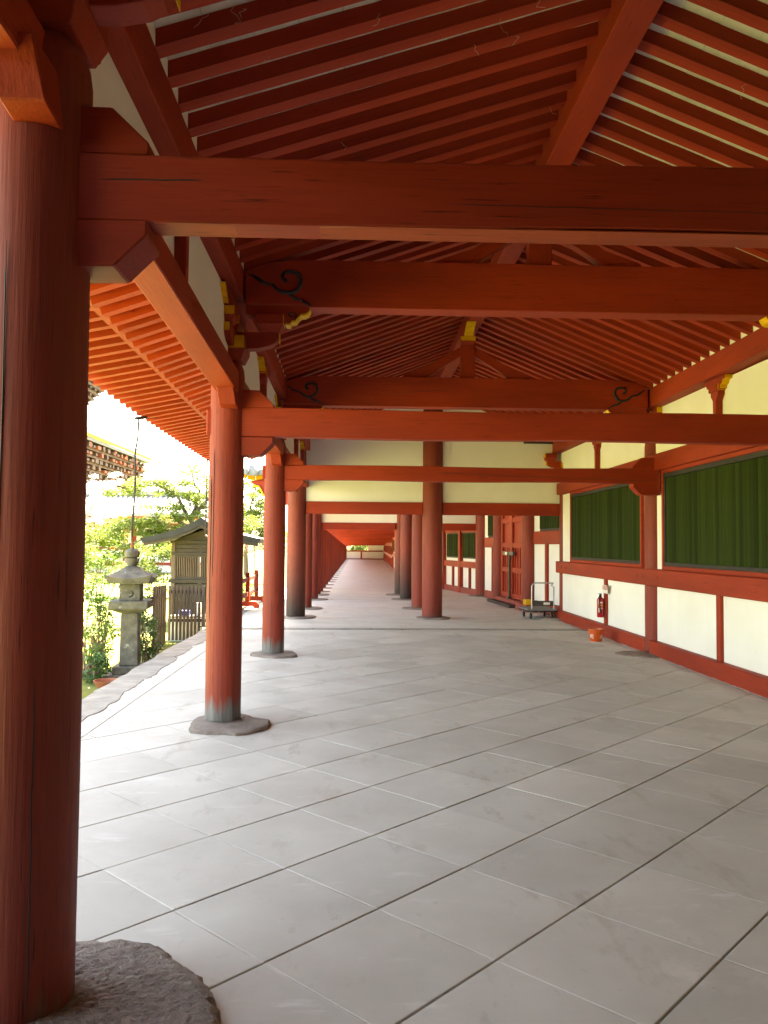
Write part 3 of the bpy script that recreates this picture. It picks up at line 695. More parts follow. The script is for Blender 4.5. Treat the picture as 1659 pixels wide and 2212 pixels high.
# ------------------------------------------------------------------ right wall
rw = thing('right_wall', 'white plaster wall with red timbers and green slatted windows on the right', 'wall', (4.5, 10, 0))
def slatted(parent, x, y0, y1, z0, z1, pitch=.088, face=-1, mm='green'):
    """frame with vertical ridged slats; wall face looks to -x"""
    f_ = MB()
    w = thing_part = MB().box(x - .05, x + .03, y0, y0 + .06, z0, z1)
    w.box(x - .05, x + .03, y1 - .06, y1, z0, z1); w.box(x - .05, x + .03, y0 + .0605, y1 - .0605, z0, z0 + .055); w.box(x - .05, x + .03, y0 + .0605, y1 - .0605, z1 - .055, z1)
    wo = w.build('window', 'red_y', parent, bevel=.004)
    d = MB(); a0, a1, b0, b1 = y0 + .061, y1 - .061, z0 + .056, z1 - .056
    d.box(x - .035, x + .02, a0, a0 + .035, b0, b1); d.box(x - .035, x + .02, a1 - .035, a1, b0, b1)
    d.box(x - .035, x + .02, a0 + .0355, a1 - .0355, b0, b0 + .05); d.box(x - .035, x + .02, a0 + .0355, a1 - .0355, b1 - .06, b1)
    d.build('inner_frame', 'dark_trim', wo, bevel=.003)
    B(x + .012, x + .025, a0 + .036, a1 - .036, b0 + .0505, b1 - .0605).build('light_gap_sheet', 'plaster', wo)  # pale sheet, its colour stands in for light showing over the slat tops
    c0, c1, e0, e1 = a0 + .036, a1 - .036, b0 + .0512, b1 - .066
    n = max(3, int((c1 - c0) / pitch)); p = (c1 - c0) / n
    sl_ = MB(); hw = p / 2 - .0006
    sl_.prism([(-hw, .008), (hw, .008), (hw, -.012), (hw * .75, -.02), (-hw * .75, -.02), (-hw, -.012)][::-1], 'xy', e0, e1)
    vs = [(y_, x_, z_) for x_, y_, z_ in sl_.v]; sl_.v = [(v[0], v[1], v[2]) for v in vs]
    base = sl_.build('slat', mm, wo); base.location = (x, c0 + p / 2, 0)
    for k in range(1, n):
        o = base.copy(); COL.objects.link(o); o.location = (x + random.uniform(-.003, .003), c0 + p * (k + .5), 0)
    return wo
wb = [(Y0, 2.82), (2.82, 7.35), (7.35, 11.95), (11.95, F4 - .1)]
for bi, (a, b) in enumerate(wb):
    a0, b0 = a + .10, b - .10
    B(4.36, 4.54, a0, b0, 0.0, .205).build('base_plank', 'red_y', rw, bevel=.01)
    B(4.345, 4.56, a + .001, b - .001, 1.02, 1.27).build('sill_rail', 'red_y', rw, bevel=.012)
    B(4.365, 4.58, a + .001, b - .001, 2.72, 2.965).build('head_rail', 'red_y', rw, bevel=.01)
    mid = (a + b) / 2 + (-.45 if bi == 3 else .05)
    if bi == 3: mid = 14.2
    B(4.43, 4.54, mid - .055, mid + .055, .2055, 1.0195).build('wainscot_post', 'red_z', rw, bevel=.006)
    B(4.475, 4.55, a0, mid - .056, .2055, 1.0195).build('plaster_panel', 'plaster', rw)
    B(4.475, 4.55, mid + .056, b0, .2055, 1.0195).build('plaster_panel', 'plaster', rw)
    B(4.47, 4.55, a, b, 2.9655, lerp(ZR, b) - .276).build('plaster_panel', 'plaster', rw)
    wy0, wy1 = (a + .50, b - .47) if bi < 3 else (a + .36, 16.5)
    B(4.48, 4.55, a0, wy0 - .001, 1.2705, 2.7195).build('plaster_panel', 'plaster', rw)
    B(4.48, 4.55, wy1 + .001, b0, 1.2705, 2.7195).build('plaster_panel', 'plaster', rw)
    if bi >= 1: slatted(rw, 4.47, wy0, wy1, 1.2705, 2.7195)
    ms = 9.65 if bi == 2 else (14.6 if bi == 3 else mid)
    mid_strut(rw, 4.44, ms, 2.966, lerp(ZR, ms) - .278, -1)
    for q in (a + .35, b - .5, b + .1 if bi < 3 else b - .9):     # pegs on the rail
        B(4.341, 4.346, q - .02, q + .02, 1.12, 1.18).build('peg', 'red_dull', rw)
B(4.56, 4.64, Y0, F4, -.3, 4.2).build('wall_core', 'plaster', rw)

# unseen cross wall and side boards, added to block light from behind
bw = thing('rear_light_blocker', 'unseen red boarded wall added behind the viewer to block light', 'wall', (1.5, -3.2, 0))
B(-3.2, 4.36, -3.3, -3.2, 0, 4.9).build('boards', 'red_dull', bw)
for x in (-3.1, -1.13, 1.6): B(x - .12, x + .12, -3.199, -3.08, 0, 4.6).build('post', 'red_z', bw, bevel=.01)

B(-3.3, -3.2, -3.2, 1.2, -.3, 3.5).build('side_light_blocker', 'red_dull', bw)  # added out of view to keep light off the near left side

# ------------------------------------------------------------------ gable wall
gw = thing('gable_wall', 'white gable with red lintels closing the near hall above head height', 'wall', (1.66, F4, 2.26))
for xa, xb in ((-1.125, 1.425), (1.865, 4.45)):
    B(xa, xb, F4 - .075, F4 + .075, 2.262, 2.53).build('lintel', 'red_x', gw, bevel=.008)
    lft = xa < 0
    zA = (lerp(ZL, F4) + .02) if lft else ZRIDGE - .05
    zB = (ZRIDGE - .05) if lft else lerp(ZR, F4) + .02
    MB().prism([(xa - .15 if lft else xa, 2.5305), (xb if lft else xb + .1, 2.5305), (xb if lft else xb + .1, zB + .1), (xa - .15 if lft else xa, zA + .1)], 'xz', F4 - .02, F4 + .03).build('plaster_panel', 'plaster', gw)
nb = thing('notice_board', 'dark framed board hung high on the white gable right of the middle column', 'board', (4, F4 - .1, 3.9))
B(3.65, 4.44, F4 - .10, F4 - .03, 3.855, 4.0).build('frame', 'old_wood', nb, bevel=.004); B(3.69, 4.40, F4 - .112, F4 - .101, 3.885, 3.99).build('panel', 'dark_trim', nb)
# second gable (far side of the gate) with lintels
fg = thing('far_gable_wall', 'white panel over a red lintel at the back of the gate bay', 'wall', (1.4, 25.45, 2.1))
for xa, xb in ((-1.14, 1.20), (1.55, 3.78)):
    B(xa, xb, 25.38, 25.50, 2.065, 2.29).build('lintel', 'red_x', fg, bevel=.008)
    B(xa - .2 if xa < 0 else xa, xb + .36, 25.42, 25.46, 2.2905, 4.0).build('plaster_panel', 'plaster', fg)
gr = thing('gate_roof', 'roof over the gate bay behind the white gable', 'roof', (-2, 22, 3.3))
MB().prism([(F4 - .1, 5.8), (F4 - .1, 6.0), (21.6, 6.3), (26.2, 4.2), (26.2, 4.0), (F4 + .12, 4.0), (F4 + .12, 5.8)], 'yz', -1.75, 5.2).build('roof_body', 'tiles_roof', gr)
B(-1.7, 5.1, F4 + .04, 26.0, 3.90, 3.99).build('soffit', 'red_x', gr)

# ------------------------------------------------------------------ gate wall with door (oblique plane)
P0 = Vector((4.5, 17.4, 0)); Q0 = Vector((3.95, 25.1, 0)); gd = (Q0 - P0).normalized(); gn = Vector((-gd.y, gd.x, 0))   # gn points into the hall (-x)
def gx(s_, off, z): p = P0 + gd * s_ + gn * off; return (p.x, p.y, z)
def gbox(s0, s1, o0, o1, z0, z1):
    return MB().hexa([gx(s0, o0, z0), gx(s0, o1, z0), gx(s1, o1, z0), gx(s1, o0, z0), gx(s0, o0, z1), gx(s0, o1, z1), gx(s1, o1, z1), gx(s1, o0, z1)][0:4][::-1] + [gx(s0, o0, z1), gx(s0, o1, z1), gx(s1, o1, z1), gx(s1, o0, z1)][::-1])
gt = thing('gate_wall', 'white wall with red posts around a big red double gate door, right background', 'wall', (4.3, 21, 0))
gbox(.0, 7.8, -.12, -.05, -.1, 3.9).build('plaster_core', 'plaster', gt)
gbox(.15, 2.1, -.05, .04, .02, .27).build('base_plank', 'red_pink', gt, bevel=.01)
gbox(.15, 2.1, -.05, .03, 1.64, 1.95).build('sill_rail', 'red_y', gt, bevel=.01)
gbox(1.12, 1.26, -.05, .01, .2705, 1.639).build('wainscot_post', 'red_z', gt, bevel=.006)
gbox(5.85, 7.35, -.05, .03, 1.54, 1.84).build('sill_rail', 'red_y', gt, bevel=.01)
gbox(5.85, 7.35, -.05, .04, .0, .22).build('base_plank', 'red_pink', gt, bevel=.01)
gbox(6.40, 6.52, -.05, .01, .2205, 1.539).build('wainscot_post', 'red_z', gt, bevel=.006)
for s_, r in ((2.47, .20), (5.57, .17)):
    p = gx(s_, .02, 0); shaft(MB(), p[0], p[1], r, .02, 3.3, top=False, n=20).build('gate_post', 'red_col', gt, smooth=True)
def gwin(s0, s1, z0, z1):
    wo = gbox(s0, s1, -.049, -.02, z0, z1).build('window', 'dark_trim', gt)
    n = int((s1 - s0 - .12) / .09); p = (s1 - s0 - .12) / n
    for k in range(n):
        a = s0 + .06 + k * p; gbox(a + .004, a + p - .004, -.0195, .004 + .006 * (k % 2), z0 + .055, z1).build('slat', 'green', wo)
gwin(.15, 1.72, 1.951, 3.3); gwin(6.0, 7.05, 1.841, 3.3)
gbox(2.65, 5.42, -.05, .16, -.01, .17).build('plinth', 'red_pink', gt, bevel=.015)
dr = gbox(3.0, 5.18, -.048, -.01, .19, 2.9).build('door', 'red_z', gt)
for s0, s1 in ((3.0, 3.14), (4.02, 4.13), (4.135, 4.25), (5.05, 5.18)): gbox(s0, s1, -.0095, .05, .19, 2.9).build('stile', 'red_z', dr, bevel=.005)
for z0 in (.19, .88, 1.55, 2.22):
    for s0, s1 in ((3.141, 4.019), (4.251, 5.049)): gbox(s0, s1, -.0095, .04, z0, z0 + .13).build('door_rail', 'red_y', dr, bevel=.005)
for s0 in (3.36, 3.62, 3.85, 4.42, 4.66, 4.88):
    gbox(s0, s0 + .035, -.0095, .012, .33, .87).build('batten', 'red_z', dr); gbox(s0, s0 + .035, -.0095, .012, 1.012, 1.54).build('batten', 'red_z', dr)
lk = gbox(3.66, 4.72, .055, .13, 1.34, 1.44).build('lock_bar', 'iron', dr, bevel=.006); gbox(4.1, 4.32, .132, .17, 1.35, 1.43).build('hasp', 'metal', lk, bevel=.004)
gbox(4.11, 4.19, .06, .12, .2, 1.335).build('drop_bolt', 'old_wood_v', dr, bevel=.006); gbox(4.06, 4.24, .055, .16, .172, .22).build('bolt_keeper', 'iron', dr)
for z0 in (.55, 1.7, 2.5): gbox(2.97, 3.02, .0505, .085, z0, z0 + .1).build('hinge', 'iron', dr)
pk = thing('threshold_plank', 'weathered brown plank on the floor before the gate door', 'plank', (4.05, 21.5, 0))
gbox(3.0, 5.4, .24, .40, .003, .09).build('board', 'old_wood', pk, bevel=.01)
yb_ = thing('yellow_block', 'yellow painted timber end at the foot of the gate post behind the trolley', 'timber', gx(1.9, .3, 0))
gbox(1.80, 2.06, .16, .30, .172, .30).build('block', 'yellow', yb_, bevel=.006); gbox(1.72, 2.72, .045, .32, .0, .170).build('rest', 'red_pink', yb_, bevel=.006)

# wall beyond the gate
def wall_run(name, label, A, Bp, n, zs, zw0, zw1, zt, mat_n='red_y', two=True):
    A = Vector((*A, 0)); Bp = Vector((*Bp, 0)); d = (Bp - A).normalized(); q = Vector((-d.y, d.x, 0)); Ln = (Bp - A).length
    def bx(s0, s1, o0, o1, z0, z1):
        f_ = lambda s_, o_, z_: tuple(A + d * s_ + q * o_ + Vector((0, 0, z_)))
        return MB().hexa([f_(s0, o0, z0), f_(s1, o0, z0), f_(s1, o1, z0), f_(s0, o1, z0), f_(s0, o0, z1), f_(s1, o0, z1), f_(s1, o1, z1), f_(s0, o1, z1)])
    t = thing(name, label, 'wall', tuple((A + Bp) / 2))
    bx(0, Ln, -.1, -.02, -.05, zt).build('plaster_core', 'plaster', t)
    bx(0, Ln, -.02, .08, 0, .19).build('base_plank', 'red_pink', t); bx(0, Ln, -.02, .09, zs - .2, zs).build('sill_rail', 'red_y', t); bx(0, Ln, -.02, .06, zw1 + .002, zw1 + .25).build('head_rail', 'red_y', t)
    b = Ln / n
    for k in range(n):
        s0 = k * b
        bx(s0 - .11, s0 + .11, -.02, .10, 0, zt).build('post', 'red_z', t)
        bx(s0 + b / 2 - .05, s0 + b / 2 + .05, -.02, .05, .19, zs - .2).build('wainscot_post', 'red_z', t)
        w = bx(s0 + .3, s0 + b - .16, -.02, .01, zs + .10, zw1).build('window', 'dark_trim', t)
        m_ = max(3, int((b - .6) / (.10 if b < 3 else .2))); p = (b - .56) / m_
        if b < 3:
            for j in range(m_): bx(s0 + .35 + j * p + .004, s0 + .35 + (j + 1) * p - .004, .011, .03 + .006 * (j % 2), zs + .15, zw1 - .04).build('slat', 'green', w)
        else: bx(s0 + .35, s0 + b - .21, .011, .03, zs + .15, zw1 - .04).build('slat_board', 'green', w)
    return t
wall_run('corner_wall', 'short wall with two green windows just left of the gate door', (3.88, 25.28), (3.22, 28.95), 2, 1.06, 1.19, 2.03, 3.2)
wall_run('far_wall', 'long far wall with white wainscot seen past the left of the middle columns', (3.20, 29.0), (2.23, 49.4), 5, 1.06, 1.19, 1.9, 2.6)
wall_run('farthest_wall', 'most distant stretch of wainscot wall leading to the end of the corridor', (2.23, 49.4), (2.85, 86), 9, .95, 1.1, 1.5, 2.2)
ew = thing('end_wall', 'small white wall with a bright slatted window closing the far corridor', 'wall', (.5, 86, 0))
B(-2.2, 3.2, 86.0, 86.2, 0, .95).build('wainscot', 'plaster', ew); B(-2.2, -1.35, 86, 86.2, .9505, 2.4).build('plaster_panel', 'plaster', ew); B(1.15, 3.2, 86, 86.2, .9505, 2.4).build('plaster_panel', 'plaster', ew)
B(-2.2, 3.2, 85.9, 85.99, 0, .1).build('base_plank', 'red_pink', ew); B(-2.2, 3.2, 85.88, 85.99, .82, .96).build('sill_rail', 'red_x', ew); B(.35, .5, 85.93, 85.99, .1005, .8195).build('wainscot_post', 'red_z', ew)
for k in range(18): B(-1.3 + k * .136, -1.25 + k * .136, 86.05, 86.1, .97, 2.4).build('slat', 'dark_trim', ew)

# far corridor: columns, beams, roof
def zt_far(y): return 2.27 - (y - 28) * (.78 / 58)
def xl_far(y): return -1.28
def xr_far(y): return 3.2 - (y - 29) * .0475 if y < 49.4 else 2.23 + (y - 49.4) * .017
fy = [26.95, 29.2, 31.5, 34.0, 36.1, 38.5]
while fy[-1] < 83: fy.append(fy[-1] + 2.75)
ORD = ['first', 'second', 'third', 'fourth', 'fifth', 'sixth', 'seventh', 'eighth', 'ninth', 'tenth'] + ['%dth' % k for k in range(11, 40)]
for k, y in enumerate(fy):
    x = xl_far(y); zt = zt_far(y)
    o = shaft(MB(), x, y, .15, .0, zt + .35, top=False, n=14).build('column', 'red_col', smooth=True)
    tag(o, 'small red column in the far corridor, %s of its row beyond the gate' % ORD[k], 'column', 'far corridor columns')
    o = MB().lathe([(.33, 0), (.31, .025), (.05, .03)], x + .06, y, 12).build('base_stone', 'stone', smooth=True)
    tag(o, 'flat stone under the %s far corridor column beyond the gate' % ORD[k], 'base stone', 'far base stones')
    t = thing('tie_beam', 'far corridor tie beam, %s one beyond the gate' % ORD[k], 'beam', (.5, y, zt), 'far corridor tie beams')
    B(x, xr_far(y) - .02, y - .07, y + .07, zt, zt + .2).build('bar', 'red_x', t)
    MB().prism([(x, zt - .16), (x + .28, zt - .14), (x + .40, zt - .04), (x + .40, zt), (x, zt)], 'xz', y - .075, y + .09).build('lower_bracket', 'red_y', t)
fr_ = MB().hexa([(-1.5, 25.55, 2.62), (4.5, 25.55, 2.62), (4.5, 88, 1.85), (-1.5, 88, 1.85), (-1.5, 25.55, 2.8), (4.5, 25.55, 2.8), (4.5, 88, 2.1), (-1.5, 88, 2.1)]).build('far_roof', 'red_y')
tag(fr_, 'low red roof of the far corridor beyond the gate', 'roof')


# ------------------------------------------------------------------ movable things in the hall
# platform trolley
tr = thing('platform_trolley', 'platform trolley with steel handle parked by the right wall column', 'trolley', (4.0, 17.75, 0))
def rot2(x, y, cx=4.02, cy=17.75, a=R(3)): dx, dy = x - cx, y - cy; return (cx + dx * math.cos(a) - dy * math.sin(a), cy + dx * math.sin(a) + dy * math.cos(a))
def rbox(mb, x0, x1, y0, y1, z0, z1):
    p = [rot2(x0, y0), rot2(x1, y0), rot2(x1, y1), rot2(x0, y1)]; return mb.hexa([(*q, z0) for q in p] + [(*q, z1) for q in p])
rbox(MB(), 3.70, 4.34, 17.34, 18.16, .185, .225).build('deck', 'deck', tr, bevel=.012, seg=2)
rbox(MB(), 3.69, 4.35, 17.33, 18.17, .165, .184).build('bumper', 'rubber', tr, bevel=.008)
hp = []
for px, pz in [(3.80, .225), (3.80, .70)] + [(3.80 + .09 * (1 - math.cos(a)), .70 + .09 * math.sin(a)) for a in (R(22), R(45), R(68), R(90))] + [(4.20, .79)] + [(4.29 - .09 * (1 - math.sin(R(90) - a)) , .70 + .09 * math.cos(a)) for a in (R(22), R(45), R(68))] + [(4.29, .70), (4.29, .225)]:
    q = rot2(px, 17.40); hp.append((q[0], q[1], pz))
MB().tube(hp, .0145, 10).build('handle', 'metal', tr, smooth=True)
pn = rbox(MB(), 3.815, 4.275, 17.392, 17.408, .285, .40).build('handle_panel', 'deck_panel', tr, bevel=.003)
rbox(MB(), 4.06, 4.20, 17.385, 17.391, .315, .365).build('label_card', 'paper', pn)
for wx, wy in ((3.79, 17.45), (4.26, 17.45), (3.79, 18.03), (4.26, 18.03)):
    c = rot2(wx, wy); w = MB()
    prof = [(.022, -.016), (.058, -.016), (.066, -.010), (.066, .010), (.058, .016), (.022, .016)]
    w.lathe(prof, 0, 0, 20); w.v = [(c[0] + z, c[1] + x, .067 + y) for x, y, z in w.v]
    wo = w.build('wheel', 'rubber', tr, smooth=True)
    h = MB(); h.lathe([(.020, -.020), (.020, .020)], 0, 0, 12); h.v = [(c[0] + z, c[1] + x, .067 + y) for x, y, z in h.v]; h.build('hub', 'metal', wo)
    f = MB(); f.box(c[0] - .032, c[0] - .024, c[1] - .02, c[1] + .02, .06, .163); f.box(c[0] + .024, c[0] + .032, c[1] - .02, c[1] + .02, .06, .163); f.box(c[0] - .035, c[0] + .035, c[1] - .03, c[1] + .03, .155, .1645)
    f.build('caster_fork', 'metal', tr)

# fire bucket
bk = thing('fire_bucket', 'orange plastic fire bucket on the floor below the extinguisher', 'bucket', (4.03, 13.4, 0))
MB().lathe([(.092, .0), (.095, .004), (.118, .15), (.121, .152), (.121, .160), (.118, .162), (.127, .205), (.133, .207), (.133, .214), (.126, .214), (.116, .16), (.09, .012)], 4.03, 13.4, 36).build('pail', 'orange', bk, smooth=True)
MB().lathe([(.0935, .0002), (.0975, .022)], 4.03, 13.4, 36).build('pale_foot', 'paper', bk, smooth=True)
MB().lathe([(.03, .168), (.112, .168), (.116, .171)], 4.03, 13.4, 24).build('sand', 'bucket_in', bk)
hn = [(4.03 + .132 * math.cos(a), 13.4 + .132 * math.sin(a) * .99, .216 + .004 * math.sin(3 * a)) for a in [R(170) + R(200) * k / 14 for k in range(15)]]
MB().tube(hn, .004, 6).build('handle', 'metal', bk)
def on_pail(ch, ang, size, z):
    n_ = Vector((math.cos(ang), math.sin(ang), -.16)).normalized(); up = Vector((0, 0, 1)); up = (up - n_ * up.dot(n_)).normalized(); rt = up.cross(n_)
    rr = .0955 + (z - .004) * .158 + .0015
    mw = Matrix((rt, up, n_)).transposed().to_4x4(); mw.translation = (4.03 + rr * math.cos(ang), 13.4 + rr * math.sin(ang), z)
    text_part(ch, size, 'paper', mw, bk)
va = math.atan2(-13.4, -4.03)
on_pail('用', va - R(38), .085, .085); on_pail('水', va + R(52), .085, .085)

# fire extinguishers
def extinguisher(x, y, zb, label, sc=1.0, sign=True):
    t = thing('fire_extinguisher', label, 'extinguisher', (x, y, zb))
    Z = lambda v: zb + v * sc
    b = MB().lathe([(.056 * sc, Z(0)), (.062 * sc, Z(.01)), (.063 * sc, Z(.30)), (.055 * sc, Z(.335)), (.03 * sc, Z(.352)), (.022 * sc, Z(.37))], x, y, 24).build('cylinder', 'ext_red', t, smooth=True)
    MB().lathe([(.022 * sc, Z(.3705)), (.024 * sc, Z(.40)), (.014 * sc, Z(.41))], x, y, 14).build('valve', 'rubber', t, smooth=True)
    B(x - .045 * sc, x + .03 * sc, y - .012 * sc, y + .012 * sc, Z(.411), Z(.425)).build('lever', 'metal', t, bevel=.003)
    MB().tube([(x - .02, y - .03 * sc, Z(.39)), (x - .05 * sc, y - .065 * sc, Z(.36)), (x - .04 * sc, y - .085 * sc, Z(.25)), (x - .03, y - .075 * sc, Z(.08))], .010 * sc, 8).build('hose', 'rubber', t, smooth=True)
    if sign:
        dv = Vector((-x, -y, 0)).normalized(); rt = Vector((-dv.y, dv.x, 0))
        def patch(name, a, z0, w, h, m_):
            d2 = (dv * math.cos(a) + rt * math.sin(a)); r2_ = Vector((-d2.y, d2.x, 0)); c = Vector((x, y, 0)) + d2 * .0645 * sc
            q = [c - r2_ * w / 2, c + r2_ * w / 2]; mb = MB(); e = d2 * .0015
            mb.hexa([(*(p + k).xy, Z(z0)) for p, k in ((q[0], e * 0), (q[0], e), (q[1], e), (q[1], e * 0))] + [(*(p + k).xy, Z(z0 + h)) for p, k in ((q[0], e * 0), (q[0], e), (q[1], e), (q[1], e * 0))]); mb.build(name, m_, b)
        patch('label_card', -.25, .09, .034, .075, 'paper'); patch('sticker', .25, .20, .03, .03, 'sticker_y'); patch('sticker', .3, .15, .026, .026, 'pale_box'); patch('sticker', .2, .25, .04, .025, 'paper')
    return t
extinguisher(4.355, 14.2, .335, 'red fire extinguisher hung on the post of the right wall above the bucket')
extinguisher(3.10, 29.0, .06, 'small distant red fire extinguisher left of the corner wall', 1.1, sign=False)
sg = thing('extinguisher_sign', 'tilted red and white sign above the fire extinguisher', 'sign', (4.42, 14.15, .8))
sv = [Vector((4.425, 14.28, .765)), Vector((4.425, 13.98, .765)), Vector((4.395, 13.93, .915)), Vector((4.395, 14.20, .915))]
nrm = (sv[1] - sv[0]).cross(sv[3] - sv[0]).normalized()
if nrm.x > 0: nrm = -nrm
mb = MB(); mb.hexa([tuple(p) for p in sv] + [tuple(p + nrm * .004) for p in sv]); bo = mb.build('board', 'paper', sg)
mb = MB(); cc = sum(sv, Vector()) / 4
q = [cc + (p - cc) * .93 + Vector((0, 0, .018)) for p in sv]; q = [Vector((p.x, p.y, max(p.z, .83))) for p in q]
q = [sv[0].lerp(sv[3], .45).lerp(sv[1].lerp(sv[2], .45), .04), sv[0].lerp(sv[3], .45).lerp(sv[1].lerp(sv[2], .45), .96), sv[3].lerp(sv[2], .96).lerp(sv[1], .04), sv[3].lerp(sv[2], .04).lerp(sv[0], .04)]
mb.hexa([tuple(p + nrm * .0045) for p in q] + [tuple(p + nrm * .006) for p in q]); mb.build('red_field', 'sign_red', bo)
upv = (sv[3] - sv[0]); upv = (upv - nrm * upv.dot(nrm)).normalized(); rtv = (sv[1] - sv[0]).normalized(); upv = nrm.cross(rtv); upv = -upv if upv.z < 0 else upv
c_ = sum(q, Vector()) / 4 + nrm * .0068
mw = Matrix((rtv, upv, nrm)).transposed().to_4x4(); mw.translation = c_
text_part('消火器', .078, 'paper', mw, bo)
# thin pipe clipped in the plaster strip left of the wall column
pp = thing('conduit', 'thin white conduit with dark clips beside the column between the green windows', 'conduit', (4.46, 12.24, 1.3))
MB().tube([(4.462, 12.25, 1.28), (4.462, 12.25, 2.4)], .011, 8).build('pipe', 'plaster', pp, smooth=True)
for z in (1.47, 1.53, 1.86): B(4.447, 4.476, 12.22, 12.28, z, z + .008).build('clip', 'dark_trim', pp)

# ------------------------------------------------------------------ garden side
# stone lantern
LX, LY = -3.19, 11.45
ln = thing('stone_lantern', 'weathered grey stone lantern with flared cap and round finial beside the kerb', 'lantern', (LX, LY, -.3))
la_ = R(6)
def lrot(x, y): return (LX + x * math.cos(la_) - y * math.sin(la_), LY + x * math.sin(la_) + y * math.cos(la_))
def lbox(mb, h0, z0, h1, z1):
    lo = [lrot(-h0, -h0), lrot(h0, -h0), lrot(h0, h0), lrot(-h0, h0)]; up = [lrot(-h1, -h1), lrot(h1, -h1), lrot(h1, h1), lrot(-h1, h1)]
    return mb.hexa([(*p, z0) for p in lo] + [(*p, z1) for p in up])
lbox(MB(), .31, -.33, .31, -.23).build('lower_step', 'lantern', ln, bevel=.012)
lbox(MB(), .21, -.229, .205, -.12).build('upper_step', 'lantern', ln, bevel=.012)
lbox(MB(), .128, -.119, .118, .615).build('shaft', 'lantern', ln, bevel=.010)
pf = MB(); lbox(pf, .135, .616, .26, .678); lbox(pf, .265, .6785, .265, .785); pf.build('platform', 'lantern', ln, bevel=.010)
fb = lbox(MB(), .142, .786, .142, 1.02).build('fire_box', 'lantern', ln, bevel=.006)
cr = []
for k in range(13): a = R(-70) + R(170) * k / 12; cr.append((.055 * math.cos(a - R(25)), .055 * math.sin(a - R(25))))
for k in range(12, -1, -1): a = R(-70) + R(170) * k / 12; cr.append((-.022 + .052 * math.cos(a - R(25)) * .95, .012 + .052 * math.sin(a - R(25)) * .95))
mb = MB(); vs = [(*lrot(.005 + x, -.1425), .885 + z) for x, z in cr] + [(*lrot(.005 + x, -.1435), .885 + z) for x, z in cr]; n = len(cr)
mb.add(vs, [(i, (i + 1) % n, n + (i + 1) % n, n + i) for i in range(n)] + [(n + i, n + i + 1, n + n - 2 - i, n + n - 1 - i) for i in range(n // 2 - 1)]); mb.build('moon_shade_plate', 'dark_trim', fb)  # dark crescent plate on the face, painting the shade of a hollow
mb = MB(); mb.hexa([(*lrot(.1422, -.075), .83), (*lrot(.1436, -.075), .83), (*lrot(.1436, .075), .83), (*lrot(.1422, .075), .83), (*lrot(.1422, -.075), .985), (*lrot(.1436, -.075), .985), (*lrot(.1436, .075), .985), (*lrot(.1422, .075), .985)]); mb.build('side_shade_plate', 'dark_trim', fb)  # flat dark plate imitates the shaded square hole
cap = MB(); vs = []; fs = []; NS = 24
def sq(k):
    s_ = (k / NS) * 4; e = int(s_) % 4; t = s_ - int(s_)
    c4 = [(-1, -1), (1, -1), (1, 1), (-1, 1)]; a, b = c4[e], c4[(e + 1) % 4]; return (a[0] + (b[0] - a[0]) * t, a[1] + (b[1] - a[1]) * t, abs(2 * t - 1))
rows = [(.068, 1.268, 0), (.10, 1.245, 0), (.16, 1.195, .004), (.22, 1.155, .012), (.28, 1.122, .03), (.318, 1.105, .052), (.318, 1.10, .050), (.272, 1.024, .018), (.14, 1.021, 0)]
for h_, z, lift in rows:
    for k in range(NS): x, y_, c = sq(k); p = lrot(x * h_, y_ * h_); vs.append((*p, z + lift * c ** 2.2))
for j in range(len(rows) - 1):
    for k in range(NS): fs.append((j * NS + k, (j + 1) * NS + k, (j + 1) * NS + (k + 1) % NS, j * NS + (k + 1) % NS))
fs += [tuple(range(NS)), tuple(range((len(rows) - 1) * NS, len(rows) * NS))[::-1]]
cap.add(vs, fs).build('cap', 'lantern', ln, smooth=True)
MB().lathe([(.062, 1.269), (.075, 1.30), (.098, 1.345), (.104, 1.378), (.08, 1.38)], LX, LY, 20).build('finial_base', 'lantern', ln, smooth=True)
MB().lathe([(.065, 1.3805), (.095, 1.40), (.106, 1.44), (.10, 1.475), (.07, 1.50), (.03, 1.515), (.012, 1.535)], LX, LY, 20).build('finial_ball', 'lantern', ln, smooth=True)

# chains from the eaves
def chain(label, pts, r=.009):
    t = thing('hanging_wire', label, 'wire', pts[0], 'wires hanging from the eaves'); MB().tube(pts, r, 5).build('wire', 'wire', t); return t
w1 = chain('thin dark wire hanging from the eave rod to the lantern finial', [(-3.15, 11.5, 3.36), (-3.16, 11.5, 3.1), (-3.195, 11.5, 2.85), (-3.185, 11.5, 2.6), (-3.18, 11.48, 2.4), (-3.185, 11.47, 2.15), (-3.20, 11.46, 1.9), (-3.20, 11.45, 1.7), (-3.19, 11.45, 1.53)], .015)
MB().lathe([(.026, 1.525), (.018, 1.60), (.006, 1.68)], LX, LY, 10).build('wire_foot', 'terracotta', w1)
er = thing('eave_rod', 'dark wooden rod sticking out of the eave above the lantern', 'rod', (-3.2, 11.6, 3.45))
MB().tube([(-2.98, 12.15, 3.53), (-3.185, 11.45, 3.37)], .024, 6).build('rod', 'old_wood', er); MB().tube([(-3.17, 11.48, 3.385), (-3.22, 11.45, 3.46)], .007, 5).build('hook', 'wire', er)
chain('second dark wire hanging from the eave close to the column beside the lantern', [(-3.12, 16.6, 3.45), (-3.13, 16.6, 2.6), (-3.14, 16.6, 1.78), (-3.10, 16.55, 1.74), (-3.06, 16.55, 1.70)], .018)

# terracotta dish
ds = thing('terracotta_dish', 'shallow terracotta dish on the moss at the lantern foot', 'dish', (-3.2, 10.5, -.3))
MB().lathe([(.09, -.265), (.13, -.215), (.165, -.15), (.15, -.15), (.10, -.22)], -3.17, 10.35, 24).build('bowl', 'terracotta', ds, smooth=True)

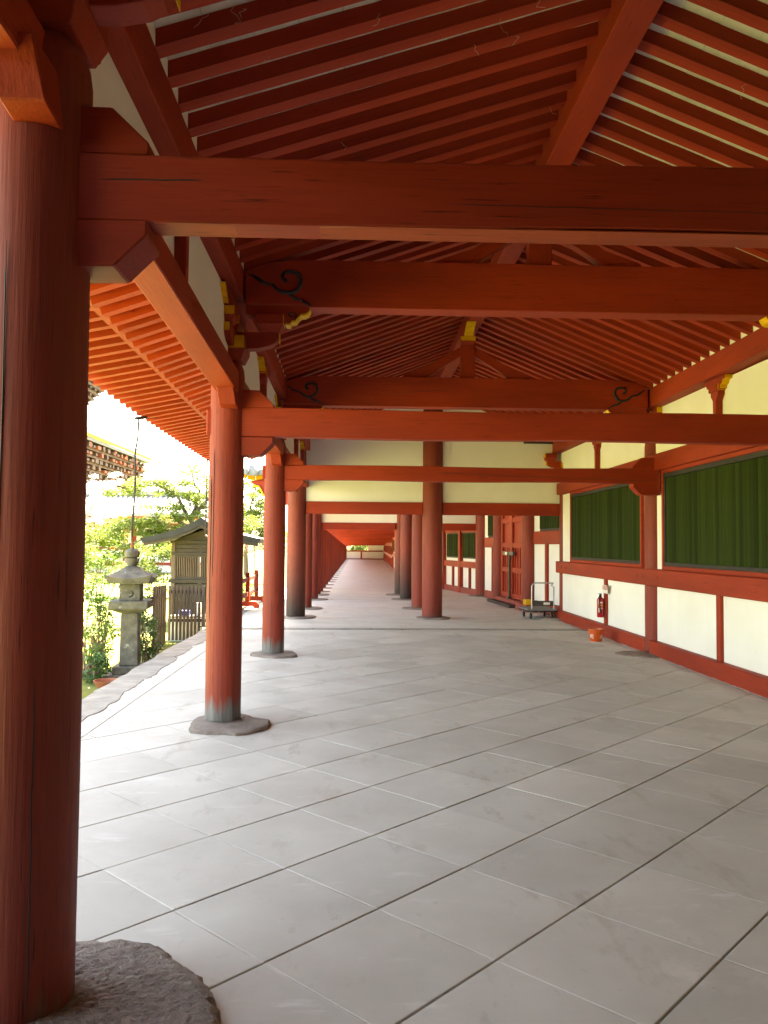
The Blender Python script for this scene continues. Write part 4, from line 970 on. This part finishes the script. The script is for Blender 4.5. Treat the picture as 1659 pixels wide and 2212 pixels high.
# picket fence
pf_ = thing('picket_fence', 'brown wooden picket fence between the lantern and the small shrine', 'fence', (-3.2, 15.4, -.3))
for k in range(9):
    x = -3.585 + k * .0715 * .98; B(x, x + .046, 15.38, 15.40, -.25, .775 + random.uniform(-.012, .012)).build('picket', 'old_wood_v', pf_, bevel=.003)
for x0, x1 in ((-2.945, -2.885), (-2.87, -2.81)): B(x0, x1, 15.35, 15.41, .03, .785).build('post', 'old_wood_v', pf_, bevel=.004)
for z in (.64, .10): B(-3.6, -2.8, 15.405, 15.43, z, z + .06).build('rail', 'old_wood', pf_)
B(-2.99, -2.74, 15.32, 15.42, .012, .03).build('foot_rail', 'old_wood', pf_)
A_, B_ = Vector((-3.61, 15.3, 0)), Vector((-3.28, 13.0, 0)); dd = (B_ - A_)
for k in range(6):
    a = A_ + dd * (k / 6 + .02); b = A_ + dd * ((k + 1) / 6 - .045)
    MB().beam((a.x, a.y, -.3), (b.x, b.y, -.3), .022, 1.10 + .015 * k, 1.115 + .015 * k).build('picket', 'old_wood_v', pf_, bevel=.003)
for z in (.62, .05): MB().beam((A_.x - .025, A_.y, z), (B_.x - .025, B_.y, z + .05), .03, .06).build('rail', 'old_wood', pf_)
bx_ = thing('storage_box', 'pale grey storage box with clutter behind the picket fence', 'box', (-3.3, 15.8, -.3))
B(-3.62, -2.98, 15.6, 15.95, -.3, .17).build('crate', 'pale_box', bx_, bevel=.01); B(-3.64, -2.96, 15.58, 15.97, .172, .19).build('lid', 'dark_trim', bx_)
tb = thing('blue_tub', 'dark blue tub on the box behind the pickets', 'tub', (-3.35, 15.75, .19)); B(-3.45, -3.26, 15.66, 15.84, .191, .29).build('tub', 'blue', tb, bevel=.01)
pc_ = thing('white_can', 'white can on the box behind the pickets', 'can', (-3.07, 15.75, .19)); MB().lathe([(.05, .191), (.05, .42), (.04, .44), (.02, .445)], -3.08, 15.75, 14).build('can', 'paper', pc_, smooth=True)

# small wooden shrine
sh = thing('wooden_shrine', 'small dark wooden shrine with a curved roof and lattice front behind the fence', 'shrine', (-3.6, 19.6, -.3))
SX0, SX1, SY = -4.38, -2.86, 19.0
for x in (SX0, SX1 - .09): 
    for y in (SY, SY + 1.1): B(x, x + .09, y, y + .09, -.3, 1.63).build('post', 'old_wood_v', sh, bevel=.004)
B(SX0 - .05, SX1 + .05, SY - .03, SY + .02, .66, .745).build('ledge', 'old_wood', sh, bevel=.005)
B(SX0, SX1, SY - .012, SY + .05, 1.32, 1.38).build('front_beam', 'old_wood', sh, bevel=.004); B(SX0 - .03, SX1 + .03, SY - .015, SY + .05, 1.60, 1.66).build('front_beam', 'old_wood', sh, bevel=.004)
for z0, z1 in ((1.381, 1.47), (1.474, 1.565), (1.569, 1.599)): B(SX0 + .0905, SX1 - .0905, SY + .02, SY + .045, z0, z1).build('board', 'old_wood', sh, bevel=.003)
for k in range(4): B(SX0 + .0905, SX1 - .0905, SY + .02, SY + .045, -.25 + k * .225, -.03 + k * .225).build('board', 'old_wood', sh, bevel=.003)
wf = MB(); wf.box(SX0 + .0905, SX1 - .0905, SY + .0, SY + .04, 1.27, 1.319); wf.box(SX0 + .0905, SX1 - .0905, SY, SY + .04, .746, .80); wf.box(SX0 + .0905, SX0 + .13, SY, SY + .04, .8005, 1.2695); wf.box(SX1 - .13, SX1 - .0905, SY, SY + .04, .8005, 1.2695)
wl = wf.build('lattice_frame', 'old_wood', sh, bevel=.003)
n = 30
for k in range(n): x = SX0 + .15 + k * (SX1 - SX0 - .3) / (n - 1); B(x - .011, x + .011, SY + .01, SY + .028, .8005, 1.2695).build('lattice_bar', 'old_wood_v', wl)
B(SX0, -3.98, SY + 1.19, SY + 1.21, -.3, 1.63).build('back_board', 'old_wood', sh); B(-3.90, SX1, SY + 1.19, SY + 1.21, -.3, 1.63).build('back_board', 'old_wood', sh)
B(SX0 + .01, SX0 + .03, SY + .09, SY + 1.1, -.3, 1.63).build('side_board', 'old_wood', sh); B(SX1 - .03, SX1 - .01, SY + .09, SY + 1.1, -.3, 1.63).build('side_board', 'old_wood', sh)
rp = [(-5.02, 1.70), (-4.63, 1.79), (-4.23, 1.90), (-3.83, 2.06), (-3.62, 2.20)]
rp_u = [(-4.93, 1.605), (-4.60, 1.66), (-4.23, 1.755), (-3.85, 1.90), (-3.62, 2.03)]
full = rp + [(-7.24 - x, z) for x, z in rp[::-1][1:]] + [(-7.24 - x, z) for x, z in rp_u] + rp_u[::-1][1:]
full = rp + [(-7.24 - x, z) for x, z in rp[:-1][::-1]] + [(-7.24 - x, z) for x, z in rp_u[:-1]] + rp_u[::-1]
n = len(full); mb = MB()
Lr = len(rp) * 2 - 1
topl = full[:Lr]; botl = full[Lr:][::-1]
for (a, b), (c, d) in zip(zip(topl, topl[1:]), zip(botl, botl[1:])):
    y0, y1 = SY - .42, SY + 1.6
    mb.hexa([(c[0], y0, c[1]), (d[0], y0, d[1]), (d[0], y1, d[1]), (c[0], y1, c[1]), (a[0], y0, a[1]), (b[0], y0, b[1]), (b[0], y1, b[1]), (a[0], y1, a[1])])
rfo = mb.build('roof', 'copper_roof', sh)
mb = MB()
for a, b in zip(botl, botl[1:]):
    mb.hexa([(a[0], SY - .40, a[1] - .07), (b[0], SY - .40, b[1] - .07), (b[0], SY - .34, b[1] - .07), (a[0], SY - .34, a[1] - .07), (a[0], SY - .40, a[1] - .002), (b[0], SY - .40, b[1] - .002), (b[0], SY - .34, b[1] - .002), (a[0], SY - .34, a[1] - .002)])
mb.build('bargeboard', 'old_wood', rfo)
mb = MB(); mb.prism([(SX0 + .05, 1.661), (SX1 - .05, 1.661), (-3.7, 1.95), (-3.55, 1.95)], 'xz', SY + .02, SY + .045); mb.build('gable_board', 'old_wood', sh)

# red barrier
ba = thing('red_barrier', 'low red wooden barrier standing on the floor edge behind the second column', 'barrier', (-2.7, 21, 0))
for y, xc in ((20.05, -2.72), (22.05, -2.75)):
    B(xc - .048, xc + .048, y - .045, y + .045, .14, .88).build('post', 'red_z', ba, bevel=.006)
    MB().prism([(xc - .30, .0), (xc - .17, .0), (xc - .13, .045), (xc + .13, .045), (xc + .17, 0), (xc + .30, 0), (xc + .30, .09), (xc + .22, .165), (xc - .22, .165), (xc - .30, .09)], 'xz', y - .06, y + .06).build('foot', 'red_x', ba, bevel=.006)
for z in (.66, .30): MB().beam((-2.70, 19.0, z), (-2.76, 22.45, z), .05, .10).build('rail', 'red_dull', ba, bevel=.004)

# ------------------------------------------------------------------ plants
def leaves(cents, rad, n, size, flat=.6, up=.3):
    """n leaf-shaped faces spread through clumps"""
    c = np.array(cents)[rng.integers(0, len(cents), n)]; rr = np.array(rad) if not np.isscalar(rad) else np.full(len(cents), rad)
    k = rng.integers(0, len(cents), n); c = np.array(cents)[k]; rr = rr[k][:, None]
    d = rng.normal(size=(n, 3)); d /= np.linalg.norm(d, axis=1)[:, None]; d[:, 2] *= flat
    p = c + d * rr * rng.uniform(.15, 1, (n, 1)) ** .6
    a = rng.normal(size=(n, 3)); a[:, 2] *= .6; a /= np.linalg.norm(a, axis=1)[:, None]
    b = np.cross(a, rng.normal(size=(n, 3)) + np.array([0, 0, up * 6])); b /= np.linalg.norm(b, axis=1)[:, None] + 1e-9
    s = size * rng.uniform(.6, 1.3, (n, 1))
    nn = np.cross(a, b) * s * .18
    v = np.stack([p - a * s, p + b * s * .45 + nn, p + a * s, p - b * s * .45 + nn], 1).reshape(-1, 3)
    mb = MB(); mb.v = [tuple(q) for q in v.tolist()]; mb.f = [(4 * i, 4 * i + 1, 4 * i + 2, 4 * i + 3) for i in range(n)]; return mb
def limb_tree(name, label, base, trunk, limbs, r0, leafm, nleaf, lsize, crad, barkm='bark', extra=None, flat=.5, group=None, cat='tree', n_cl=5, spread=.5):
    t = thing(name, label, cat, base, group); mb = MB(); cents = []
    tp = [Vector(p) for p in trunk]; k = len(tp); mb.tube(tp, [r0 * (1 - .55 * i / (k - 1)) for i in range(k)], 9)
    for path in limbs:
        pp = [Vector(p) for p in path]; q = [pp[0]]
        for a, b in zip(pp, pp[1:]):
            for j in range(1, 4): q.append(a.lerp(b, j / 3) + Vector((random.gauss(0, .03), random.gauss(0, .03), random.gauss(0, .03))) * spread * 2)
        n = len(q); mb.tube(q, [max(.012, r0 * .5 * (1 - .85 * i / (n - 1))) for i in range(n)], 6)
        for i in range(2, n):
            for j in range(n_cl):
                c = q[i] + Vector((random.gauss(0, spread), random.gauss(0, spread), random.gauss(0, spread * .45))); cents.append(tuple(c))
                if j % 2 == 0: mb.tube([q[i], q[i].lerp(c, .5) + Vector((0, 0, .05)), c], [r0 * .09, r0 * .06, .006], 4)
    mb.build('trunk', barkm, t, smooth=True)
    if extra: cents += extra
    leaves(cents, crad, nleaf, lsize, flat).build('crown', leafm, t)
    return t
# maple behind the shrine
bx, by = -5.9, 30.0
limb_tree('maple_tree', 'tall yellow-green maple arching over the small shrine', (bx, by, -.3), [(bx, by, -.3), (bx - .1, by, 1.0), (bx - .25, by, 2.0), (bx - .3, by, 2.6)],
    [[(bx - .25, by, 2.0), (bx - .9, by - .4, 2.6), (bx - 1.8, by - .8, 2.5), (bx - 2.9, by - 1, 1.9)], [(bx - .3, by, 2.4), (bx - .9, by + .2, 3.4), (bx - 1.9, by + .3, 3.9), (bx - 2.8, by, 3.5)],
     [(bx - .3, by, 2.6), (bx - .1, by + .4, 3.6), (bx - .5, by + .6, 4.3)], [(bx - .3, by, 2.6), (bx + .6, by, 3.5), (bx + 1.5, by + .3, 3.9)], [(bx - .2, by, 1.8), (bx - 1.2, by - 1, 1.9), (bx - 2.3, by - 1.6, 1.5), (bx - 3.2, by - 1.8, .9)], [(bx - .2, by, 1.9), (bx + .9, by - .6, 2.4), (bx + 1.9, by - .8, 2.2)]],
    .17, 'leaf_yg', 23000, .055, .34, n_cl=5, spread=.42, flat=.45, group='garden trees')
limb_tree('maple_tree', 'green maple seen between the second and third red columns', (-5.4, 40, -.3), [(-5.5, 40, -.3), (-5.55, 40, 1.2), (-5.4, 40, 2.4)],
    [[(-5.45, 40, 1.8), (-5.0, 39.6, 2.8), (-4.6, 39.5, 3.4)], [(-5.4, 40, 2.4), (-5.3, 40, 3.6), (-5.0, 40.2, 4.7)], [(-5.5, 40, 1.5), (-4.9, 39.4, 1.9), (-4.3, 39.2, 2.1)], [(-5.4, 40, 2.2), (-6.2, 40, 3.2), (-6.8, 40, 3.8)]],
    .15, 'leaf_yg', 11000, .07, .45, n_cl=4, spread=.4, group='garden trees')
limb_tree('young_tree', 'thin young tree with sparse reddish leaves behind the red barrier', (-4.3, 34, -.3), [(-4.35, 34, -.3), (-4.33, 34, .6), (-4.36, 34, 1.4), (-4.3, 34, 2.0)],
    [[(-4.34, 34, .8), (-4.1, 34, 1.2), (-3.95, 34, 1.5)], [(-4.34, 34, 1.0), (-4.6, 34, 1.4), (-4.8, 34, 1.7)]], .035, 'twig', 700, .035, .3, n_cl=4, spread=.22, group='garden trees')
limb_tree('cherry_tree', 'pale cherry tree in blossom before the great hall', (-14.6, 44, -.3), [(-15.5, 44, -.3), (-15.2, 44, 1.6), (-15.0, 44, 3.0)],
    [[(-15, 44, 2.6), (-14.4, 44, 3.6), (-13.9, 44, 4.5), (-13.4, 44, 5.0)], [(-15, 44, 3.0), (-14.9, 44, 4.2), (-14.6, 44, 5.0)], [(-15.2, 44, 2.2), (-14.0, 44, 3.0), (-12.9, 44, 3.7)], [(-15, 44, 3), (-15.8, 44, 4.0), (-16.4, 44, 4.4)]],
    .15, 'blossom', 5200, .06, .32, barkm='bark_pale', n_cl=4, spread=.35, group='garden trees')
def bush(name, label, cx, cy, rx, ry, z0, z1, leafm, n, size, ncl=26, crad=.3, group='garden shrubs', stems=10):
    t = thing(name, label, 'shrub', (cx, cy, -.3), group); cents = []; mb = MB()
    for k in range(ncl):
        a = random.random() * 6.28; q = random.random() ** .5; zz = z0 + (z1 - z0) * random.random(); f_ = 1 - .45 * ((zz - z0) / (z1 - z0)) ** 2
        cents.append((cx + rx * q * f_ * math.cos(a), cy + ry * q * f_ * math.sin(a), zz))
    for c in cents[:stems]:
        b = (cx + random.gauss(0, .08), cy + random.gauss(0, .08), -.32); mb.tube([b, ((b[0] + c[0]) / 2 + random.gauss(0, .03), (b[1] + c[1]) / 2, (b[2] + c[2]) / 2 + .06), c], [.012, .009, .004], 5)
    mb.build('stems', 'twig', t); leaves(cents, crad, n, size, .8).build('foliage', leafm, t); return t
bush('garden_shrub', 'glossy leafy shrub rising behind the lantern on its left', -3.86, 12.1, .30, .35, .1, 1.42, 'leaf_g', 1500, .034, 34, .13, stems=22)
bush('garden_shrub', 'low twiggy shrub in front of the lantern shaft at left', -3.78, 11.5, .42, .35, -.2, .55, 'leaf_g', 900, .026, 34, .12, stems=34)
bush('garden_shrub', 'dark green plant at the lantern foot', -3.50, 11.0, .16, .22, -.28, .05, 'leaf_d', 420, .04, 14, .10)
bush('garden_shrub', 'dark leafy shrub between the lantern and the picket fence', -3.32, 12.6, .17, .35, -.2, .78, 'leaf_d', 1300, .036, 28, .13, stems=16)
bush('garden_shrub', 'yellow-green bush at the far left edge of the lawn', -12.6, 33, 1.6, 1.6, -.2, 2.1, 'leaf_yg', 5200, .07, 34, .5)
bush('garden_shrub', 'light green bush left of the lantern finial', -9.9, 31, 1.3, 1.2, .1, 2.2, 'leaf_yg', 4800, .06, 34, .42)
bush('garden_shrub', 'green bush under the shrine roof', -6.9, 27.5, .9, .9, -.3, 1.5, 'leaf_yg', 3800, .055, 30, .35)
bush('garden_shrub', 'clipped low bush on the lawn edge', -12.8, 28, .8, .6, -.3, .25, 'leaf_g', 1600, .06, 14, .35)
bush('garden_shrub', 'low grassy clump behind the red barrier', -3.9, 26.0, .7, 1.2, -.3, .1, 'leaf_yg', 1500, .06, 20, .25)
bush('garden_shrub', 'orange-green low clump behind the second rail of the barrier', -4.5, 30.0, .8, 1.0, -.3, .35, 'leaf_yg', 1400, .06, 16, .3)
bush('garden_shrub', 'sunlit foliage behind the slatted window at the end of the corridor', .2, 91, 2.6, 1.2, 0, 3.2, 'leaf_yg', 3800, .14, 30, .8)
# far wood closing the view behind the garden
fw = []; rw_ = random.Random(5)
for k in range(160):
    x = rw_.uniform(-60, 8); fw.append((x, 118 + rw_.uniform(-4, 10), rw_.uniform(0, 5.5) * (1 - .3 * rw_.random())))
o = leaves(fw, 1.8, 16000, .26, .8).build('far_wood', 'leaf_yg'); tag(o, 'distant bank of light green trees behind the garden', 'wood', kind='stuff')

# ------------------------------------------------------------------ buildings behind the garden
# low tiled corridor in front of the hall
kb = thing('garden_corridor', 'long low building with pale tiled roof, red eaves and white walls across the lawn', 'building', (-20, 53, -.3))
KX0, KX1, KY = -46, -8.6, 52
B(KX0, KX1, KY + 1.6, KY + 1.8, -.3, 3.3).build('wall', 'plaster', kb); B(KX0, KX1 + .3, KY - .4, KY + 2.2, -.3, .12).build('plinth', 'gravel', kb)
MB().prism([(KY - 1.2, 3.28), (KY + 1.9, 4.55), (KY + 5, 3.28), (KY + 5, 3.43), (KY + 1.9, 4.75), (KY - 1.2, 3.43)], 'yz', KX0, KX1 + .8).build('roof', 'tiles_roof', kb)
rd = MB(); rd.box(KX0, KX1 + .8, KY + 1.65, KY + 2.15, 4.76, 5.02); rd.build('ridge', 'tiles_roof', kb)
nt_ = 0; x = -20.0
while x < KX1 + .8:
    mb = MB(); mb.beam((x, KY - 1.22, 3.42), (x, KY + 1.7, 4.66), .14, .09); mb.build('tile_row', 'tiles_roof', kb); x += .33
B(KX0, KX1 + .5, KY - .6, KY - .3, 2.55, 2.85).build('eave_beam', 'hall_red', kb); B(KX0, KX1 + .5, KY - .95, KY - .9, 3.1, 3.27).build('fascia', 'red_x', kb); B(KX0, KX1, KY + 1.5, KY + 1.595, 1.1, 1.3).build('rail', 'red_x', kb); B(KX0, KX1, KY + 1.5, KY + 1.595, .12, .3).build('rail', 'red_x', kb)
x = KX1 - .2
while x > -24:
    MB().lathe([(.17, .12), (.16, 2.55)], x, KY - .45, 10).build('column', 'red_col', kb, smooth=True)
    B(x - 2.3, x - .7, KY + 1.55, KY + 1.598, 1.35, 2.5).build('window', 'green', kb); B(x - .12, x + .12, KY + 1.52, KY + 1.597, .12, 3.2).build('post', 'red_z', kb); x -= 3.0
# great hall
gh = thing('great_hall', 'huge dark wooden temple hall with tiled eaves and stacked brackets, left background', 'building', (-32, 70, -.3))
HX = -24.0
B(-60, HX - 2.2, 40, 94, -.3, 11.0).build('body', 'hall_wood', gh); B(-60, -33.2, 40, 92.5, 11, 20.5).build('upper_body', 'hall_wood', gh)
def eave(xe, y0, y1, z, wall_x, col_, top_in, dz):
    MB().hexa([(xe, y0, z), (xe, y1, z), (wall_x - 3, y1 - 2, z + dz), (wall_x - 3, y0, z + dz), (xe, y0, z + .55), (xe, y1, z + .75), (wall_x - 3, y1 - 2, z + dz + .9), (wall_x - 3, y0, z + dz + .8)][0:4] + [(xe, y0, z + .5), (xe, y1, z + .6), (wall_x - 3, y1 - 2, z + dz + .9), (wall_x - 3, y0, z + dz + .8)]).build('eave_roof', 'tiles_roof', gh)
eave(-25.0, 40, 97, 11.55, -29.2, 1, 0, 2.6)
B(-24.98, -24.9, 40, 97.05, 11.42, 11.72).build('yellow_fascia', 'yellow_far', gh)
B(-25.9, -24.99, 40, 96.6, 11.1, 11.40).build('eave_soffit', 'dark_trim', gh)
k = 0; y = 62.0
while y < 97:
    MB().beam((-24.97, y, 11.98), (-29, y, 13.8), .18, .16).build('tile_row', 'tiles_roof', gh); y += .55
B(-29, -28, 40, 82, 13.7, 14.6).build('ridge', 'tiles_roof', gh)
rows_ = 7
for j in range(rows_):
    rq = random.Random(j); z = 6.4 + j * .66; proj = .05 + j * .12; y = 66 + (j % 2) * .6
    B(HX - 2.2, HX - 2.1 + proj, 50, 95.5, z, z + .20).build('bracket_beam', 'hall_wood', gh)
    while y < 95:
        o = B(HX - 2.2, HX - 2.05 + proj + .25, y, y + rq.uniform(.4, .95), z + .205, z + rq.uniform(.42, .62)).build('bracket_block', 'hall_red' if rq.random() < (.6 if j > 4 else .2) else 'hall_wood', gh); y += rq.uniform(1.0, 1.9)
for y in [68 + 3.9 * k for k in range(7)]:
    MB().lathe([(.5, -.3), (.45, 6.4)], HX - 1.9, y, 12).build('column', 'hall_red', gh, smooth=True)
    B(HX - 2.2, -25.15, y - .3, y + .3, 10.55, 11.05).build('bracket_arm', 'hall_red', gh)
# upper eave corner
for j in range(8):
    q = 7 - j
    B(-60, -32.8 + j * .42, 40, 93 + j * .42, 15.9 + j * .58, 16.2 + j * .58).build('bracket_beam', 'hall_wood', gh)
    for k in range(4): B(-32.9 + j * .42, -32.5 + j * .42, 92 - k * 1.6 + j * .42, 92.6 - k * 1.6 + j * .42, 16.22 + j * .58, 16.46 + j * .58).build('bracket_block', 'hall_wood', gh)
MB().hexa([(-60, 40, 20.6), (-28.6, 40, 20.6), (-28.6, 97.5, 21.0), (-60, 97.5, 20.8), (-60, 40, 24), (-28.6, 40, 21.2), (-28.6, 97.5, 21.7), (-60, 97, 24)]).build('upper_roof', 'tiles_roof', gh)
# corner of the gate's side roof seen between the second and third columns
gc = thing('gate_gable_end', 'tiled gable end with yellow bargeboard poking out between two red columns', 'roof', (-3, 24, 3.3))
gz = lambda z: z
e = [(-3.52, 3.72), (-3.30, 3.62), (-3.05, 3.60), (-2.6, 3.68), (-2.0, 3.95), (-1.6, 4.25)]
mb = MB()
for a, b in zip(e, e[1:]): mb.hexa([(a[0], 23.6, a[1]), (b[0], 23.6, b[1]), (b[0], 28, b[1]), (a[0], 28, a[1]), (a[0], 23.6, a[1] + .16), (b[0], 23.6, b[1] + .16), (b[0], 28, b[1] + .16), (a[0], 28, a[1] + .16)])
mb.build('tiles', 'tiles_roof', gc)
for x, z in ((-3.30, 3.72), (-3.02, 3.70), (-2.74, 3.75)):
    w = MB(); w.lathe([(.085, -.05), (.085, .05), (.06, .055)], 0, 0, 14); w.v = [(x + a, 23.55 - c, z + b) for a, b, c in w.v]; w.build('tile_end', 'tiles_roof', gc, smooth=True)
mb = MB()
for a, b in zip(e, e[1:]): mb.hexa([(a[0] + .04, 23.66, a[1] - .12), (b[0], 23.66, b[1] - .12), (b[0], 23.75, b[1] - .12), (a[0] + .04, 23.75, a[1] - .12), (a[0] + .04, 23.66, a[1] - .002), (b[0], 23.66, b[1] - .002), (b[0], 23.75, b[1] - .002), (a[0] + .04, 23.75, a[1] - .002)])
mb.build('bargeboard', 'yellow_far', gc)
MB().prism([(-3.25, 3.45), (-1.2, 3.78), (-1.2, 2.75), (-2.55, 2.75), (-2.75, 2.95), (-2.95, 3.3)], 'xz', 23.8, 23.9).build('gable_board', 'red_x', gc)
MB().tube([(-3.1, 23.78, 3.32), (-2.95, 23.76, 3.30), (-2.88, 23.76, 3.20), (-2.80, 23.76, 3.05), (-2.66, 23.76, 2.98)], .03, 6).build('ornament', 'yellow', gc)
MB().tube([(-2.62, 23.78, 3.25), (-2.68, 23.78, 3.22), (-2.62, 23.78, 3.17), (-2.54, 23.78, 3.21), (-2.56, 23.78, 3.30), (-2.66, 23.78, 3.33), (-2.76, 23.78, 3.24)], .018, 6).build('scroll_carving', 'carving', gc)
mb = MB(); mb.hexa([(-3.3, 23.75, 3.72), (-3.0, 23.75, 3.72), (-3.0, 24.4, 3.72), (-3.3, 24.4, 3.72), (-3.2, 23.8, 4.0), (-3.1, 23.8, 3.95), (-3.1, 24.3, 3.95), (-3.2, 24.3, 4.0)]); mb.build('ridge_end_tile', 'tiles_roof', gc, bevel=.02)

# cobwebs and dust threads caught on the rafters
cw = MB(); q = random.Random(31)
for k in range(26):
    x = q.uniform(-.8, 4.0); y = q.uniform(3.4, 6.8); zc = (ZRIDGE - .34 * (1.6 - x)) if x < 1.6 else (ZRIDGE - .40 * (x - 1.72)); zc -= .004
    if 1.45 < x < 1.9: continue
    p = Vector((x, y, zc)); pts = [p]
    for j in range(4): p = p + Vector((q.uniform(-.03, .03), q.uniform(-.03, .03), -q.uniform(.004, .03))); pts.append(p)
    cw.tube(pts, q.uniform(.0006, .0011), 4)
tag(cw.build('cobwebs', 'plank_white'), 'pale dust threads and cobweb shreds hanging under the near rafters', 'cobwebs', kind='stuff')
